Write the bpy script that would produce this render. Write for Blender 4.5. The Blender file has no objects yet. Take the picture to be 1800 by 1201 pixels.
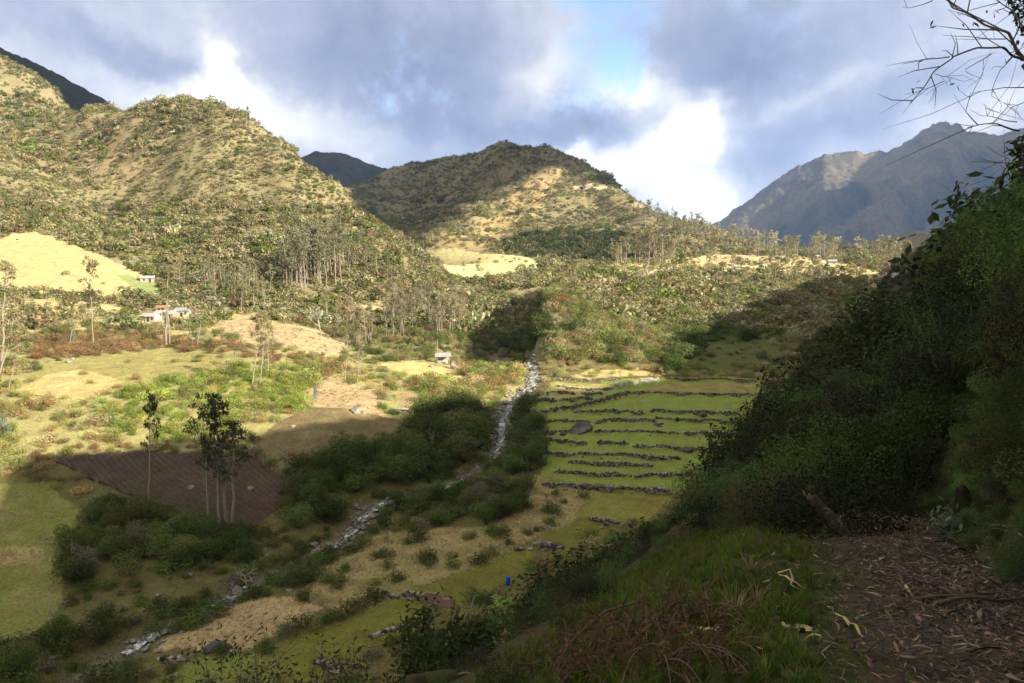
import bpy, math, random
import numpy as np
from mathutils import Vector, Matrix
SC = bpy.context.scene
COL = SC.collection
rs = np.random.RandomState(7)
random.seed(7)
PI = math.pi
R = math.radians

# ---------------------------------------------------------------- camera
F = 1400.0; CX = 900.0; CY = 600.5; PITCH = math.atan((600.5-420.0)/F)
cam_d = bpy.data.cameras.new('camera'); cam = bpy.data.objects.new('camera', cam_d); COL.objects.link(cam)
cam_d.sensor_width = 36.0; cam_d.lens = 28.0; cam_d.clip_start = 0.1; cam_d.clip_end = 30000
cam.location = (0, 0, 0); cam.rotation_euler = (PI/2-PITCH, 0, 0)
SC.camera = cam
CP, SP = math.cos(PITCH), math.sin(PITCH)
def pixdir(px, py):
    px = np.asarray(px, float); py = np.asarray(py, float)
    u = (px-CX)/F; v = (CY-py)/F
    return np.stack([u, CP+v*SP, -SP+v*CP], -1)
def at(px, py, Y):                      # point seen at a photo pixel, Y metres ahead
    d = pixdir(px, py); return d/d[..., 1:2]*np.asarray(Y, float)[..., None]
def topix(P):
    P = np.asarray(P, float); x, y, z = P[..., 0], P[..., 1], P[..., 2]
    fw = y*CP-z*SP; up = y*SP+z*CP
    fw = np.where(fw < 1e-3, 1e-3, fw)
    return CX+F*x/fw, CY-F*up/fw

# ---------------------------------------------------------------- sun, sky, exposure
SUN_AZ = (0.85, -0.53); SUN_EL = R(27.0)
_h = math.hypot(*SUN_AZ)
SUN = np.array([SUN_AZ[0]/_h*math.cos(SUN_EL), SUN_AZ[1]/_h*math.cos(SUN_EL), math.sin(SUN_EL)])
sl = bpy.data.lights.new('sun', 'SUN'); so = bpy.data.objects.new('sun', sl); COL.objects.link(so)
sl.energy = 5.0; sl.angle = R(0.5); sl.color = (1.0, 0.90, 0.72)
so.rotation_euler = Vector(SUN).to_track_quat('Z', 'Y').to_euler()
so.location = (300, -200, 400)
SC.view_settings.view_transform = 'Standard'; SC.view_settings.look = 'None'
SC.view_settings.exposure = 1.36; SC.view_settings.gamma = 1.0; SC.view_settings.use_curve_mapping = False
SC.render.engine = 'CYCLES'
cy = SC.cycles
cy.use_denoising = True; cy.max_bounces = 4; cy.diffuse_bounces = 2; cy.glossy_bounces = 1
cy.transmission_bounces = 2; cy.transparent_max_bounces = 4; cy.volume_bounces = 0
cy.use_adaptive_sampling = True; cy.adaptive_threshold = 0.015
cy.sample_clamp_indirect = 4.0

class NT:                               # a small helper for node trees
    def __init__(s, tree): s.t = tree; s.n = tree.nodes; s.l = tree.links
    def node(s, typ, **kw):
        nd = s.n.new(typ)
        for k, v in kw.items(): setattr(nd, k, v)
        return nd
    def put(s, sock, v):
        if v is None: return
        if hasattr(v, 'is_output'): s.l.new(v, sock)
        else: sock.default_value = v
    def math(s, op, a, b=None, c=None, clamp=False):
        nd = s.node('ShaderNodeMath', operation=op); nd.use_clamp = clamp
        s.put(nd.inputs[0], a); s.put(nd.inputs[1], b); s.put(nd.inputs[2], c); return nd.outputs[0]
    def vec(s, op, a, b=None, scale=None):
        nd = s.node('ShaderNodeVectorMath', operation=op)
        s.put(nd.inputs[0], a); s.put(nd.inputs[1], b)
        if scale is not None: s.put(nd.inputs['Scale'], scale)
        return nd.outputs['Value'] if op in ('LENGTH', 'DOT_PRODUCT', 'DISTANCE') else nd.outputs[0]
    def noise(s, vec, scale, detail=3.0, rough=0.55, dist=0.0):
        nd = s.node('ShaderNodeTexNoise'); s.put(nd.inputs['Vector'], vec); nd.inputs['Scale'].default_value = scale
        nd.inputs['Detail'].default_value = detail; nd.inputs['Roughness'].default_value = rough
        nd.inputs['Distortion'].default_value = dist; return nd
    def ramp(s, fac, stops, interp='LINEAR'):
        nd = s.node('ShaderNodeValToRGB'); cr = nd.color_ramp; cr.interpolation = interp
        while len(cr.elements) > 1: cr.elements.remove(cr.elements[-1])
        for i, (p, c) in enumerate(stops):
            e = cr.elements[0] if i == 0 else cr.elements.new(p)
            e.position = p; e.color = (*c, 1.0) if len(c) == 3 else c
        s.put(nd.inputs[0], fac); return nd.outputs[0]
    def mix(s, fac, a, b, blend='MIX'):
        nd = s.node('ShaderNodeMix', data_type='RGBA', blend_type=blend)
        s.put(nd.inputs[0], fac)
        for i, v in ((6, a), (7, b)):
            if isinstance(v, tuple) and len(v) == 3: v = (*v, 1.0)
            s.put(nd.inputs[i], v)
        return nd.outputs[2]
    def maprange(s, v, a, b, c, d, smooth=False):
        nd = s.node('ShaderNodeMapRange'); nd.clamp = True
        if smooth: nd.interpolation_type = 'SMOOTHSTEP'
        s.put(nd.inputs[0], v)
        for i, x in enumerate((a, b, c, d)): nd.inputs[i+1].default_value = x
        return nd.outputs[0]

world = bpy.data.worlds.new('World'); SC.world = world; world.use_nodes = True
def build_sky():
    W = NT(world.node_tree); W.n.clear()
    out = W.node('ShaderNodeOutputWorld'); bg = W.node('ShaderNodeBackground')
    W.l.new(bg.outputs[0], out.inputs[0])
    sky = W.node('ShaderNodeTexSky', sky_type='NISHITA'); sky.sun_disc = False
    sky.sun_elevation = SUN_EL; sky.sun_rotation = math.atan2(SUN[0], SUN[1]); sky.altitude = 2500
    geo = W.node('ShaderNodeTexCoord').outputs['Generated']
    sep = W.node('ShaderNodeSeparateXYZ'); W.l.new(geo, sep.inputs[0])
    az = W.math('ARCTAN2', sep.outputs[0], sep.outputs[1]); el = W.math('ARCSINE', sep.outputs[2])
    # billow the lookup so cloud edges fray
    n1 = W.noise(geo, 5.0, 5.0, 0.6); n2 = W.noise(geo, 16.0, 5.0, 0.62)
    w1 = W.vec('SCALE', W.vec('SUBTRACT', n1.outputs['Color'], (0.5, 0.5, 0.5)), scale=0.11)
    w2 = W.vec('SCALE', W.vec('SUBTRACT', n2.outputs['Color'], (0.5, 0.5, 0.5)), scale=0.055)
    comb = W.node('ShaderNodeCombineXYZ'); W.l.new(az, comb.inputs[0]); W.l.new(el, comb.inputs[1])
    p = W.vec('ADD', W.vec('ADD', comb.outputs[0], w1), w2)
    def field(blobs, base):
        acc = base
        for (px, py, sx, sy, ang, wt) in blobs:
            d = pixdir(px, py); d = d/np.linalg.norm(d)
            a, e = math.atan2(d[0], d[1]), math.asin(d[2]); k = 1/F*0.93
            mp = W.node('ShaderNodeMapping', vector_type='TEXTURE'); W.l.new(p, mp.inputs[0])
            mp.inputs['Location'].default_value = (a, e, 0); mp.inputs['Rotation'].default_value = (0, 0, R(ang))
            mp.inputs['Scale'].default_value = (sx*k, sy*k, 1)
            flat = W.vec('MULTIPLY', mp.outputs[0], (1, 1, 0))
            q = W.vec('DOT_PRODUCT', flat, flat)
            g = W.math('EXPONENT', W.math('MULTIPLY', W.math('POWER', q, 1.4), -1.0))
            acc = W.math('MULTIPLY_ADD', g, wt, acc)
        return acc
    big = W.noise(geo, 3.2, 6.0, 0.6).outputs['Fac']; fine = W.noise(geo, 9.0, 8.0, 0.66).outputs['Fac']
    base = W.math('MULTIPLY_ADD', W.math('SUBTRACT', big, 0.5), 0.55, 0.49)
    base = W.math('MULTIPLY_ADD', W.math('SUBTRACT', fine, 0.5), 0.60, base)
    b = field(SKY_BLOBS, W.math('ADD', base, .04))
    cloud = W.ramp(b, [(0.0, (.086, .108, .168)), (0.18, (.122, .148, .222)), (0.36, (.18, .204, .278)), (0.5, (.24, .26, .325)), (0.63, (.315, .33, .372)), (0.78, (.43, .432, .435)), (1.0, (.6, .59, .57))])
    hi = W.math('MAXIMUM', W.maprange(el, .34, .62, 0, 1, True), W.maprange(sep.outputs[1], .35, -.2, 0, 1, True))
    cloud = W.mix(hi, cloud, W.ramp(b, [(0.1, (.20, .193, .168)), (0.8, (.46, .435, .375))]))  # warmer cloud tone added overhead and behind, out of view, to lift the shade
    m = field(BLUE_BLOBS, W.math('MULTIPLY', W.math('SUBTRACT', fine, 0.5), 2.2))
    m = W.maprange(m, 0.15, 0.85, 0.0, 1.0, True)
    skyc = W.mix(1.0, sky.outputs[0], (0.12, 0.125, 0.125), 'MULTIPLY')
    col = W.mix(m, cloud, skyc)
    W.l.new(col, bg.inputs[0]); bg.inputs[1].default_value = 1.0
# px, py, sigma x, sigma y, tilt, weight
SKY_BLOBS = [(150, 40, 260, 60, 0, .0), (120, 130, 190, 42, -12, .08), (250, 100, 150, 30, -15, -.22), (395, 110, 34, 62, 20, .42), (420, 185, 140, 48, 0, .42),
 (330, 150, 90, 30, 10, .2), (560, 215, 90, 40, 0, .15), (640, 120, 230, 75, 12, -.22), (760, 190, 170, 60, 10, -.24), (500, 20, 220, 40, 0, -.04), (870, 70, 60, 50, 0, -.02),
 (640, 255, 110, 24, 0, .16), (940, 150, 85, 45, 30, .26), (1010, 205, 120, 46, -14, -.26), (900, 232, 120, 26, 0, -.2), (1075, 200, 40, 45, 20, -.10), (1120, 272, 130, 48, 14, .55), (1010, 272, 40, 16, 10, .3), (1225, 215, 55, 85, -10, .52), (1130, 130, 60, 45, 0, .4), (1200, 345, 90, 50, 0, .5),
 (1290, 340, 60, 60, 0, .16), (1340, 70, 190, 85, -4, -.32), (1560, 190, 240, 50, 10, -.2), (1450, 250, 120, 40, 0, -.14), (1700, 60, 140, 60, 0, .04), (1730, 190, 110, 36, 20, .28), (1420, 160, 150, 20, 12, .10), (1290, 120, 60, 40, 0, -.08), (20, 20, 120, 40, 0, -.10), (980, 30, 120, 50, 0, .10)]
BLUE_BLOBS = [(1085, 40, 85, 80, 25, .66), (1110, 110, 40, 40, 0, .25), (1232, 310, 35, 55, 10, .40), (1000, 5, 60, 30, 0, .4)]
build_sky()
# ---------------------------------------------------------------- noise and terrain height
_perm = np.random.RandomState(3).permutation(4096)
_grad = np.random.RandomState(4).randn(4096, 2); _grad /= np.linalg.norm(_grad, axis=1)[:, None]
def gnoise(x, y):
    xi = np.floor(x).astype(np.int64); yi = np.floor(y).astype(np.int64); fx = x-xi; fy = y-yi
    def g(ix, iy, dx, dy):
        h = _perm[(_perm[ix & 4095]+iy) & 4095]; v = _grad[h]; return v[..., 0]*dx+v[..., 1]*dy
    u = fx*fx*fx*(fx*(fx*6-15)+10); v = fy*fy*fy*(fy*(fy*6-15)+10)
    a = g(xi, yi, fx, fy); b = g(xi+1, yi, fx-1, fy); c = g(xi, yi+1, fx, fy-1); d = g(xi+1, yi+1, fx-1, fy-1)
    return (a*(1-u)+b*u)*(1-v)+(c*(1-u)+d*u)*v
def fbm(x, y, oct=4, rough=0.5):
    s = 0; a = 1.0
    for i in range(oct):
        s = s+a*gnoise(x*2**i+17.3*i, y*2**i-9.1*i); a *= rough
    return s
def sstep(a, b, x):
    t = np.clip((x-a)/(b-a), 0, 1); return t*t*(3-2*t)

PY_ = np.array([-600, -300, -50, 0, 3, 8, 12, 20, 60, 100, 150, 200, 240, 300, 400, 600, 900, 1500.])
PX_ = np.array([-110, -60, -12, .5, 1.55, 3.45, 5.3, 9, 32, 60, 97, 121, 136, 160, 195, 290, 420, 700.])
PZ_ = np.array([-10, -6, -1.3, -1.5, -1.66, -2.95, -3.9, -5, -9, -11.5, -14, -15, -15.5, -16, -16, -17, -18, -18.])
def path_n(x, y):
    xp = np.interp(y, PY_, PX_); sl_ = (np.interp(y+2, PY_, PX_)-np.interp(y-2, PY_, PX_))/4
    return (x-xp)/np.sqrt(1+sl_*sl_)
NC = 150.0                              # crest of the shading hill: this far up-slope of the path
BOUND = [(-89, 118, -49), (-92, 140, -48), (-97, 162, -44), (-76, 168, -43), (-55, 172, -42.5), (-40, 185, -43), (-23, 200, -43.5), (0, 216, -43.5), (22, 226, -42.5), (46, 237, -41), (58, 290, -37.5), (90, 350, -34), (132, 420, -28.5), (180, 470, -27), (225, 520, -25)]
def crest_profile():
    ys, zs = [], []
    for b in BOUND:
        b = np.array(b, float); t = np.linspace(0, 700, 1401); P = b+t[:, None]*SUN/np.hypot(SUN[0], SUN[1])
        n = path_n(P[:, 0], P[:, 1]); i = int(np.argmax(n > NC))
        ys.append(P[i, 1]); zs.append(P[i, 2])
    o = np.argsort(ys); ys = np.array(ys)[o]; zs = np.array(zs)[o]
    print('crest', np.round(ys), np.round(zs))
    return ys, zs
CYS, CZS = crest_profile()
CYS = np.concatenate([[-900, -500, -200, -110, -70], CYS, [500, 650, 900, 1400]])
CZS = np.concatenate([[70, 80, 120, 120, 112], CZS, [36, 30, 20, 15]])
o_ = np.argsort(CYS); CYS = CYS[o_]; CZS = CZS[o_]
def Nslope(x, y):
    n = path_n(x, y); zp = np.interp(y, PY_, PZ_)
    bw = np.interp(y, [0, 10, 25, 60], [0.85, 0.75, 0.9, 0.6])
    lw = np.interp(y, [0, 3, 9, 25, 60], [0.75, 0.95, .8, 0.9, 0.6])
    lo = np.minimum(n+lw, 0); lo = np.where(lo > -2, lo*0.5-0.11*lo*lo*0, lo*0.93+0.86)-2.8*sstep(-2.5, -9, n)*sstep(12, 30, y)
    up = np.maximum(n-bw, 0); bank = np.minimum(up, 1.4)*1.15
    C = np.interp(y, CYS, CZS)-zp
    t = np.clip(n/NC, 0, 1)
    rise = C*(0.72*t+0.28*t**3)
    k = sstep(0, 12, up); top = np.where(n > NC, -(n-NC)*0.5, 0)
    return zp+lo+np.where(n > 0, np.maximum(bank*(1-k)+1.6*k*0+rise*sstep(0, 3, up), 0)+1.3*k, 0)+top

# control points: photo pixel and distance ahead, read off the photograph
CTRL = [(0,1250,86),(220,1140,98),(380,1055,113),(480,1000,123),(600,950,135),(650,890,150),(790,850,162),(880,760,188),(895,710,213),(925,660,240),(935,640,255),(905,610,285),(870,600,305),(840,570,325),
(300,1150,95),(560,1190,90),(520,1100,101),(720,1040,110),(900,960,126),(1000,900,142),(1100,860,153),(960,790,176),(1150,800,172),(1280,780,180),(1000,740,196),(1280,720,204),(960,690,218),(1150,675,230),(1320,665,235),
(1000,650,250),(1150,650,252),(1250,640,265),(1350,600,310),(1250,580,320),(1370,570,345),
(965,620,262),(970,590,278),(972,560,300),(968,528,335),(935,610,283),(905,570,325),(880,540,360),(840,540,370),(930,545,345),(830,510,430),(1050,580,310),(1050,620,270),(1050,520,380),(1170,560,345),(1170,520,400),(1300,510,430),(1400,510,450),(1450,490,500),
(1000,480,520),(850,490,480),(800,470,560),(850,455,640),(940,465,600),(1100,470,600),(1100,455,720),(1300,470,640),(1450,455,760),(1550,460,760),(1600,450,900),(1300,440,900),(1430,442,1000),(1700,445,1000),(1850,450,900),
(1130,372,1000),(1200,397,1000),(1260,410,1000),(1350,438,1000),
(880,252,1500),(920,262,1470),(970,270,1400),(1020,290,1380),(1090,332,1250),(1120,356,1120),(790,278,1600),(740,290,1640),(690,300,1660),(700,425,900),(760,430,750),(780,400,950),(850,420,860),(900,420,850),(1000,420,850),(960,340,1150),(860,360,1120),(1050,380,1050),(1100,420,880),
(900,318,1250),(830,365,1050),(770,405,880),(790,330,1420),(740,350,1380),(700,380,1250),(720,330,1500),(650,360,1300),(600,380,1200),(1000,300,1300),(1040,335,1150),
(300,188,700),(250,192,720),(210,203,740),(360,196,680),(430,218,640),(520,268,590),(600,338,540),(680,408,500),(760,462,470),(810,508,440),
(300,300,560),(450,300,535),(560,380,490),(450,400,455),(300,400,470),(180,400,500),(600,450,420),(600,520,380),(700,540,370),(480,480,400),(400,500,385),(250,490,395),(150,480,380),(60,420,420),(200,430,430),(100,520,340),(0,440,400),
(0,260,560),(60,300,550),(100,345,520),(160,300,610),(130,265,700),(60,220,780),(200,215,820),(100,165,930),(0,115,1000),(0,200,800),(-100,60,1050),
(290,560,320),(100,600,260),(300,620,255),(450,590,280),(600,600,290),(550,580,300),(750,600,290),(680,640,255),(850,640,262),(700,700,215),(800,720,205),(600,700,210),(500,720,195),(400,660,220),(200,680,205),(50,650,220),(0,730,185),(100,800,162),(300,770,172),(450,780,168),(600,770,172),(500,870,150),(430,930,138),(250,880,146),(100,900,140),(50,1000,121),(0,1100,106),(150,960,128),(250,1000,121),(650,830,163),
(-400,600,260),(-400,900,140),(-350,300,620),(-300,1100,105),(-700,200,900),(-700,600,300),(-700,900,150),(-300,450,400),(-200,130,1000),(0,1600,66),(900,1600,58),(-500,1600,66),(1800,1600,55),(-700,2000,45),(2300,2000,45),(2300,455,800),(2300,480,500),(2300,700,170),(1800,480,500),(1700,520,400),(1650,640,240),(1700,800,150),(1500,900,150),(1800,1000,100),(2400,1000,90),(2400,440,1300)]
_C = np.array(CTRL, float); _P = at(_C[:, 0], _C[:, 1], _C[:, 2])
_ridge = [(300,188,700),(210,203,740),(360,196,680),(430,218,640),(520,268,590),(600,338,540),(680,408,500),(760,462,470)]
_ex = [at(a, b, c)*1 for a, b, c in _ridge]
_ex = [np.array([p[0]*1.16, p[1]*1.16, p[2]-62]) for p in _ex[:7]]
for a, b, c, m, dz in [(880,252,1500,1.18,-60),(970,270,1400,1.2,-60),(1020,290,1380,1.2,-60),(1090,332,1250,1.22,-50),(1130,372,1000,1.25,-45),(1200,397,1000,1.25,-35),(1260,410,1000,1.25,-25),(790,278,1600,1.15,-60),(690,300,1660,1.12,-60),(100,165,930,1.15,-40),(0,115,1000,1.15,-40),(972,560,300,1,0)]:
    p = at(a, b, c); _ex.append(np.array([p[0]*m, p[1]*m, p[2]+dz]))
_P = np.concatenate([_P, np.array(_ex)[:-1]])
_r = np.hypot(_P[:, 0], _P[:, 1]); KT = 2.2
_U = np.stack([np.arctan2(_P[:, 0], _P[:, 1])*KT, np.log(_r)], -1); _E = _P[:, 2]/_r
def _phi(d2): return 0.5*d2*np.log(np.maximum(d2, 1e-12))
def _solve(U, E, lam):
    n = len(U); D = ((U[:, None]-U[None])**2).sum(-1)
    A = np.zeros((n+3, n+3)); A[:n, :n] = _phi(D)+lam*np.eye(n); A[:n, n] = 1; A[:n, n+1:] = U; A[n, :n] = 1; A[n+1:, :n] = U.T
    return np.linalg.solve(A, np.concatenate([E, np.zeros(3)]))
_W = _solve(_U, _E, 2e-4)
def Vbase(x, y):
    sh = np.shape(x); x = np.ravel(x).astype(float); y = np.ravel(y).astype(float); r = np.maximum(np.hypot(x, y), 30.0)
    th = np.clip(np.arctan2(x, y), -0.95, 0.95); u = th*KT; v = np.log(np.minimum(r, 1900)); out = np.empty_like(r)
    for i in range(0, len(x), 20000):
        a = u[i:i+20000]; b = v[i:i+20000]
        d2 = (a[:, None]-_U[None, :, 0])**2+(b[:, None]-_U[None, :, 1])**2
        out[i:i+20000] = _phi(d2) @ _W[:-3]+_W[-3]+a*_W[-2]+b*_W[-1]
    z = out*np.minimum(r, 1900)
    return np.maximum(z, -70).reshape(sh)

RIVER = [(-60,1300),(60,1225),(220,1140),(380,1055),(430,1025),(480,1000),(560,968),(605,945),(650,890),(700,868),(790,850),(850,815),(882,770),(882,735),(897,710),(915,690),(938,672),(937,645),(922,620),(905,605),(870,592)]
WALLS = [[(1170,667),(1250,667),(1335,672)],[(1077,680),(1120,673),(1160,669)],[(973,668),(1093,668)],[(977,683),(1080,684)],[(963,693),(1013,694)],[(1022,694),(1063,693)],
 [(953,725),(1017,714),(1060,703),(1110,689)],[(930,711),(980,707)],[(984,706),(1043,706)],[(1112,689),(1200,693),(1325,695)],[(1010,721),(1075,724),(1137,729)],[(1143,727),(1200,730),(1300,729)],
 [(1047,744),(1073,736),(1147,739),(1167,750)],[(1150,737),(1230,739),(1310,743)],[(1047,759),(1120,760),(1200,764),(1300,764)],[(960,772),(1000,777),(1033,781)],[(1050,780),(1107,784)],[(1113,787),(1200,791),(1250,789)],
 [(955,796),(1020,801),(1100,803),(1200,808)],[(999,813),(1070,817),(1150,821)],[(974,831),(1040,834),(1112,839)],[(1129,833),(1180,834),(1220,836)],[(954,851),(1030,856),(1110,858),(1185,864)],
 [(1037,912),(1065,917),(1094,924)],[(939,958),(965,962),(992,967)],[(708,1048),(747,1055),(800,1063)],[(643,1124),(690,1103),(743,1088)],[(277,1160),(305,1162),(334,1161)],[(551,1161),(575,1170),(602,1182)],[(672,1043),(690,1046),(706,1050)],[(905,966),(922,965),(937,966)],[(956,762),(1000,759),(1036,758)],[(1116,840),(1122,837),(1128,834)],[(962,742),(990,741),(1040,742)],[(1253,790),(1275,789),(1290,790)]]
WALL_H = [1.3,2.0,1.0,1.0,1.2,1.2,1.6,1.5,1.5,1.2,1.5,1.3,1.2,1.2,1.3,1.3,1.3,1.2,1.4,1.3,1.3,1.3,1.4,1.3,1.5,1.7,.6,.9,1.2,.9,.7,1.0,1.1,1.1,1.2]

def resample(L, step):
    L = np.array(L); s = np.concatenate([[0], np.cumsum(np.hypot(*np.diff(L, axis=0).T))]); u = np.arange(0, s[-1], step)
    return np.stack([np.interp(u, s, L[:, 0]), np.interp(u, s, L[:, 1])], -1), u
def seg_dist(x, y, L):
    """distance to polyline L, signed (+ on its far side, uphill), and how far along it"""
    best = np.full(np.shape(x), 1e9); sg = np.zeros(np.shape(x)); al = np.zeros(np.shape(x)); acc = 0.0
    for (x0, y0), (x1, y1) in zip(L[:-1], L[1:]):
        dx, dy = x1-x0, y1-y0; l = math.hypot(dx, dy)+1e-9
        t = np.clip(((x-x0)*dx+(y-y0)*dy)/l/l, 0, 1); qx = x-(x0+t*dx); qy = y-(y0+t*dy); d = np.hypot(qx, qy)
        m = d < best; best = np.where(m, d, best); sg = np.where(m, np.sign(dx*(y-y0)-dy*(x-x0)), sg); al = np.where(m, acc+t*l, al); acc += l
    return best, sg, al, acc
RIV3 = None; WALL3 = None; MOUND = None; BLUFF = None
def rough(x, y, z):
    r = np.hypot(x, y)
    a = np.clip((r-4)/60, 0.0, 1.0)
    n = fbm(x/9, y/9, 3)*0.35*a+fbm(x/1.3, y/1.3, 3)*0.05*np.clip(r/8, .3, 1)
    hill = sstep(330, 560, r)*sstep(-14, 14, z)
    return n+hill*(fbm(x/60, y/60, 4, .55)*6.0-np.abs(gnoise(x/38+.4*gnoise(x/50, y/50), y/75))*11+3)+sstep(800, 1100, r)*sstep(-5, 30, z)*fbm(x/160, y/160, 4, .55)*14
def H(x, y):
    if np.ndim(x) == 0: return float(H(np.array([x]), np.array([y]))[0])
    x = np.asarray(x, float); y = np.asarray(y, float)
    v = Vbase(x, y)
    v = v+rough(x, y, v)
    if RIV3 is not None:
        d, _, _, _ = seg_dist(x, y, RIV3); v = v-1.3*np.exp(-(d/4.5)**2)
    if BLUFF is not None:                # the rocky bluff beside the stream: rises gently on one side, falls steeply on the other
        m = (x > -70) & (x < 110) & (y > 230) & (y < 430)
        if m.any():
            d, s, al, tot = seg_dist(x[m], y[m], BLUFF); sd = d*s; e = np.clip(al/14, 0, 1)*np.clip((tot-al)/25, 0, 1)
            L_ = np.maximum(sd, 0); R__ = np.maximum(-sd, 0)
            v[m] = v[m]+e*(7.0*np.exp(-(R__/34)**2)*(sd <= 0)+(7.0-15.0*sstep(0, 11, L_))*np.exp(-(np.maximum(L_-20, 0)/18)**2)*(sd > 0))
    if WALL3 is not None:
        for L, h in zip(WALL3, WALL_H):
            lx = [p[0] for p in L]; ly = [p[1] for p in L]
            m = (x > min(lx)-15) & (x < max(lx)+15) & (y > min(ly)-15) & (y < max(ly)+15)
            if not m.any(): continue
            d, s, al, tot = seg_dist(x[m], y[m], L); sd = d*s
            e = np.clip(np.minimum(al, tot-al)/1.5, 0, 1)
            v[m] = v[m]+0.5*(h*0.95)*np.tanh(sd/0.3)*np.exp(-np.abs(sd)/6.0)*(0.25+0.75*e)*np.exp(-(np.maximum(d-np.abs(sd), 0))**2)
    n = Nslope(x, y)
    n = n+fbm(x/7+40, y/7, 3)*0.5*sstep(6, 30, np.hypot(x, y))+fbm(x/.9, y/.9, 3)*0.035+fbm(x/30, y/30, 4)*5*sstep(60, 130, path_n(x, y))*0.5
    k = 2.0; dlt = v-n
    return np.maximum(v, n)+k*0.25*np.exp(-np.abs(dlt)/k*2)
_TS = np.concatenate([np.geomspace(1.5, 60, 150)[:-1], np.geomspace(60, 2100, 420)])
def ground(px, py, Ymin=0.0):
    """first point of the ground on the sight lines through photo pixels"""
    px = np.atleast_1d(np.asarray(px, float)); py = np.atleast_1d(np.asarray(py, float)); d = pixdir(px, py); d = d/d[:, 1:2]
    ts = _TS[_TS >= Ymin]
    P = d[:, None, :]*ts[None, :, None]; h = H(P[..., 0], P[..., 1])-P[..., 2]
    hit = h > 0; i = np.where(hit.any(1), np.maximum(hit.argmax(1), 1), len(ts)-1); k = np.arange(len(px))
    a, b = h[k, i-1], h[k, i]; f = np.where(hit.any(1), np.clip(-a/(b-a+1e-9), 0, 1), 1.0)
    t = ts[i-1]+f*(ts[i]-ts[i-1]); Q = d*t[:, None]; Q[:, 2] = H(Q[:, 0], Q[:, 1]); return Q
def gpoly(pts, Ymin=70.0): return [(p[0], p[1]) for p in ground([a for a, b in pts], [b for a, b in pts], Ymin)]
RIV3 = gpoly(RIVER)
_b = gpoly([(957,636),(962,610),(968,575),(970,535),(1000,505),(1050,492)], 240.0)
BLUFF = _b
def _clip(L):                           # walls stop where the slope begins
    out = []
    for p in resample(L, .5)[0]:
        if Nslope(p[0], p[1]) > Vbase(p[0], p[1])-.3: break
        out.append((p[0], p[1]))
    return out[::4]+out[-1:] if len(out) > 4 else list(L)
WALL3 = [_clip(gpoly(L, 95.0 if i not in (24, 25, 26, 27, 28, 29) else 75.0)) for i, L in enumerate(WALLS)]
def inpoly(x, y, poly):
    c = np.zeros(np.shape(x), bool); n = len(poly)
    for i in range(n):
        x0, y0 = poly[i]; x1, y1 = poly[i-1]
        m = ((y0 > y) != (y1 > y)) & (x < (x1-x0)*(y-y0)/(y1-y0+1e-12)+x0); c ^= m
    return c
# ---------------------------------------------------------------- mesh helpers
def new_mesh(name, verts, quads=None, tris=None, mats=(), qmat=None, tmat=None, smooth=True):
    me = bpy.data.meshes.new(name)
    verts = np.asarray(verts, np.float32).reshape(-1, 3)
    q = np.zeros((0, 4), np.int32) if quads is None else np.asarray(quads, np.int32).reshape(-1, 4)
    t = np.zeros((0, 3), np.int32) if tris is None else np.asarray(tris, np.int32).reshape(-1, 3)
    me.vertices.add(len(verts)); me.vertices.foreach_set('co', verts.ravel())
    nl = q.size+t.size; me.loops.add(nl); me.loops.foreach_set('vertex_index', np.concatenate([q.ravel(), t.ravel()]))
    nf = len(q)+len(t); me.polygons.add(nf)
    st = np.concatenate([np.arange(len(q))*4, q.size+np.arange(len(t))*3]).astype(np.int32)
    me.polygons.foreach_set('loop_start', st)
    for m in mats: me.materials.append(m)
    if qmat is not None or tmat is not None:
        mi = np.concatenate([np.zeros(len(q), np.int32) if qmat is None else np.asarray(qmat, np.int32), np.zeros(len(t), np.int32) if tmat is None else np.asarray(tmat, np.int32)])
        me.polygons.foreach_set('material_index', mi)
    me.polygons.foreach_set('use_smooth', np.full(nf, smooth, bool))
    me.update(calc_edges=True); return me
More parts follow.
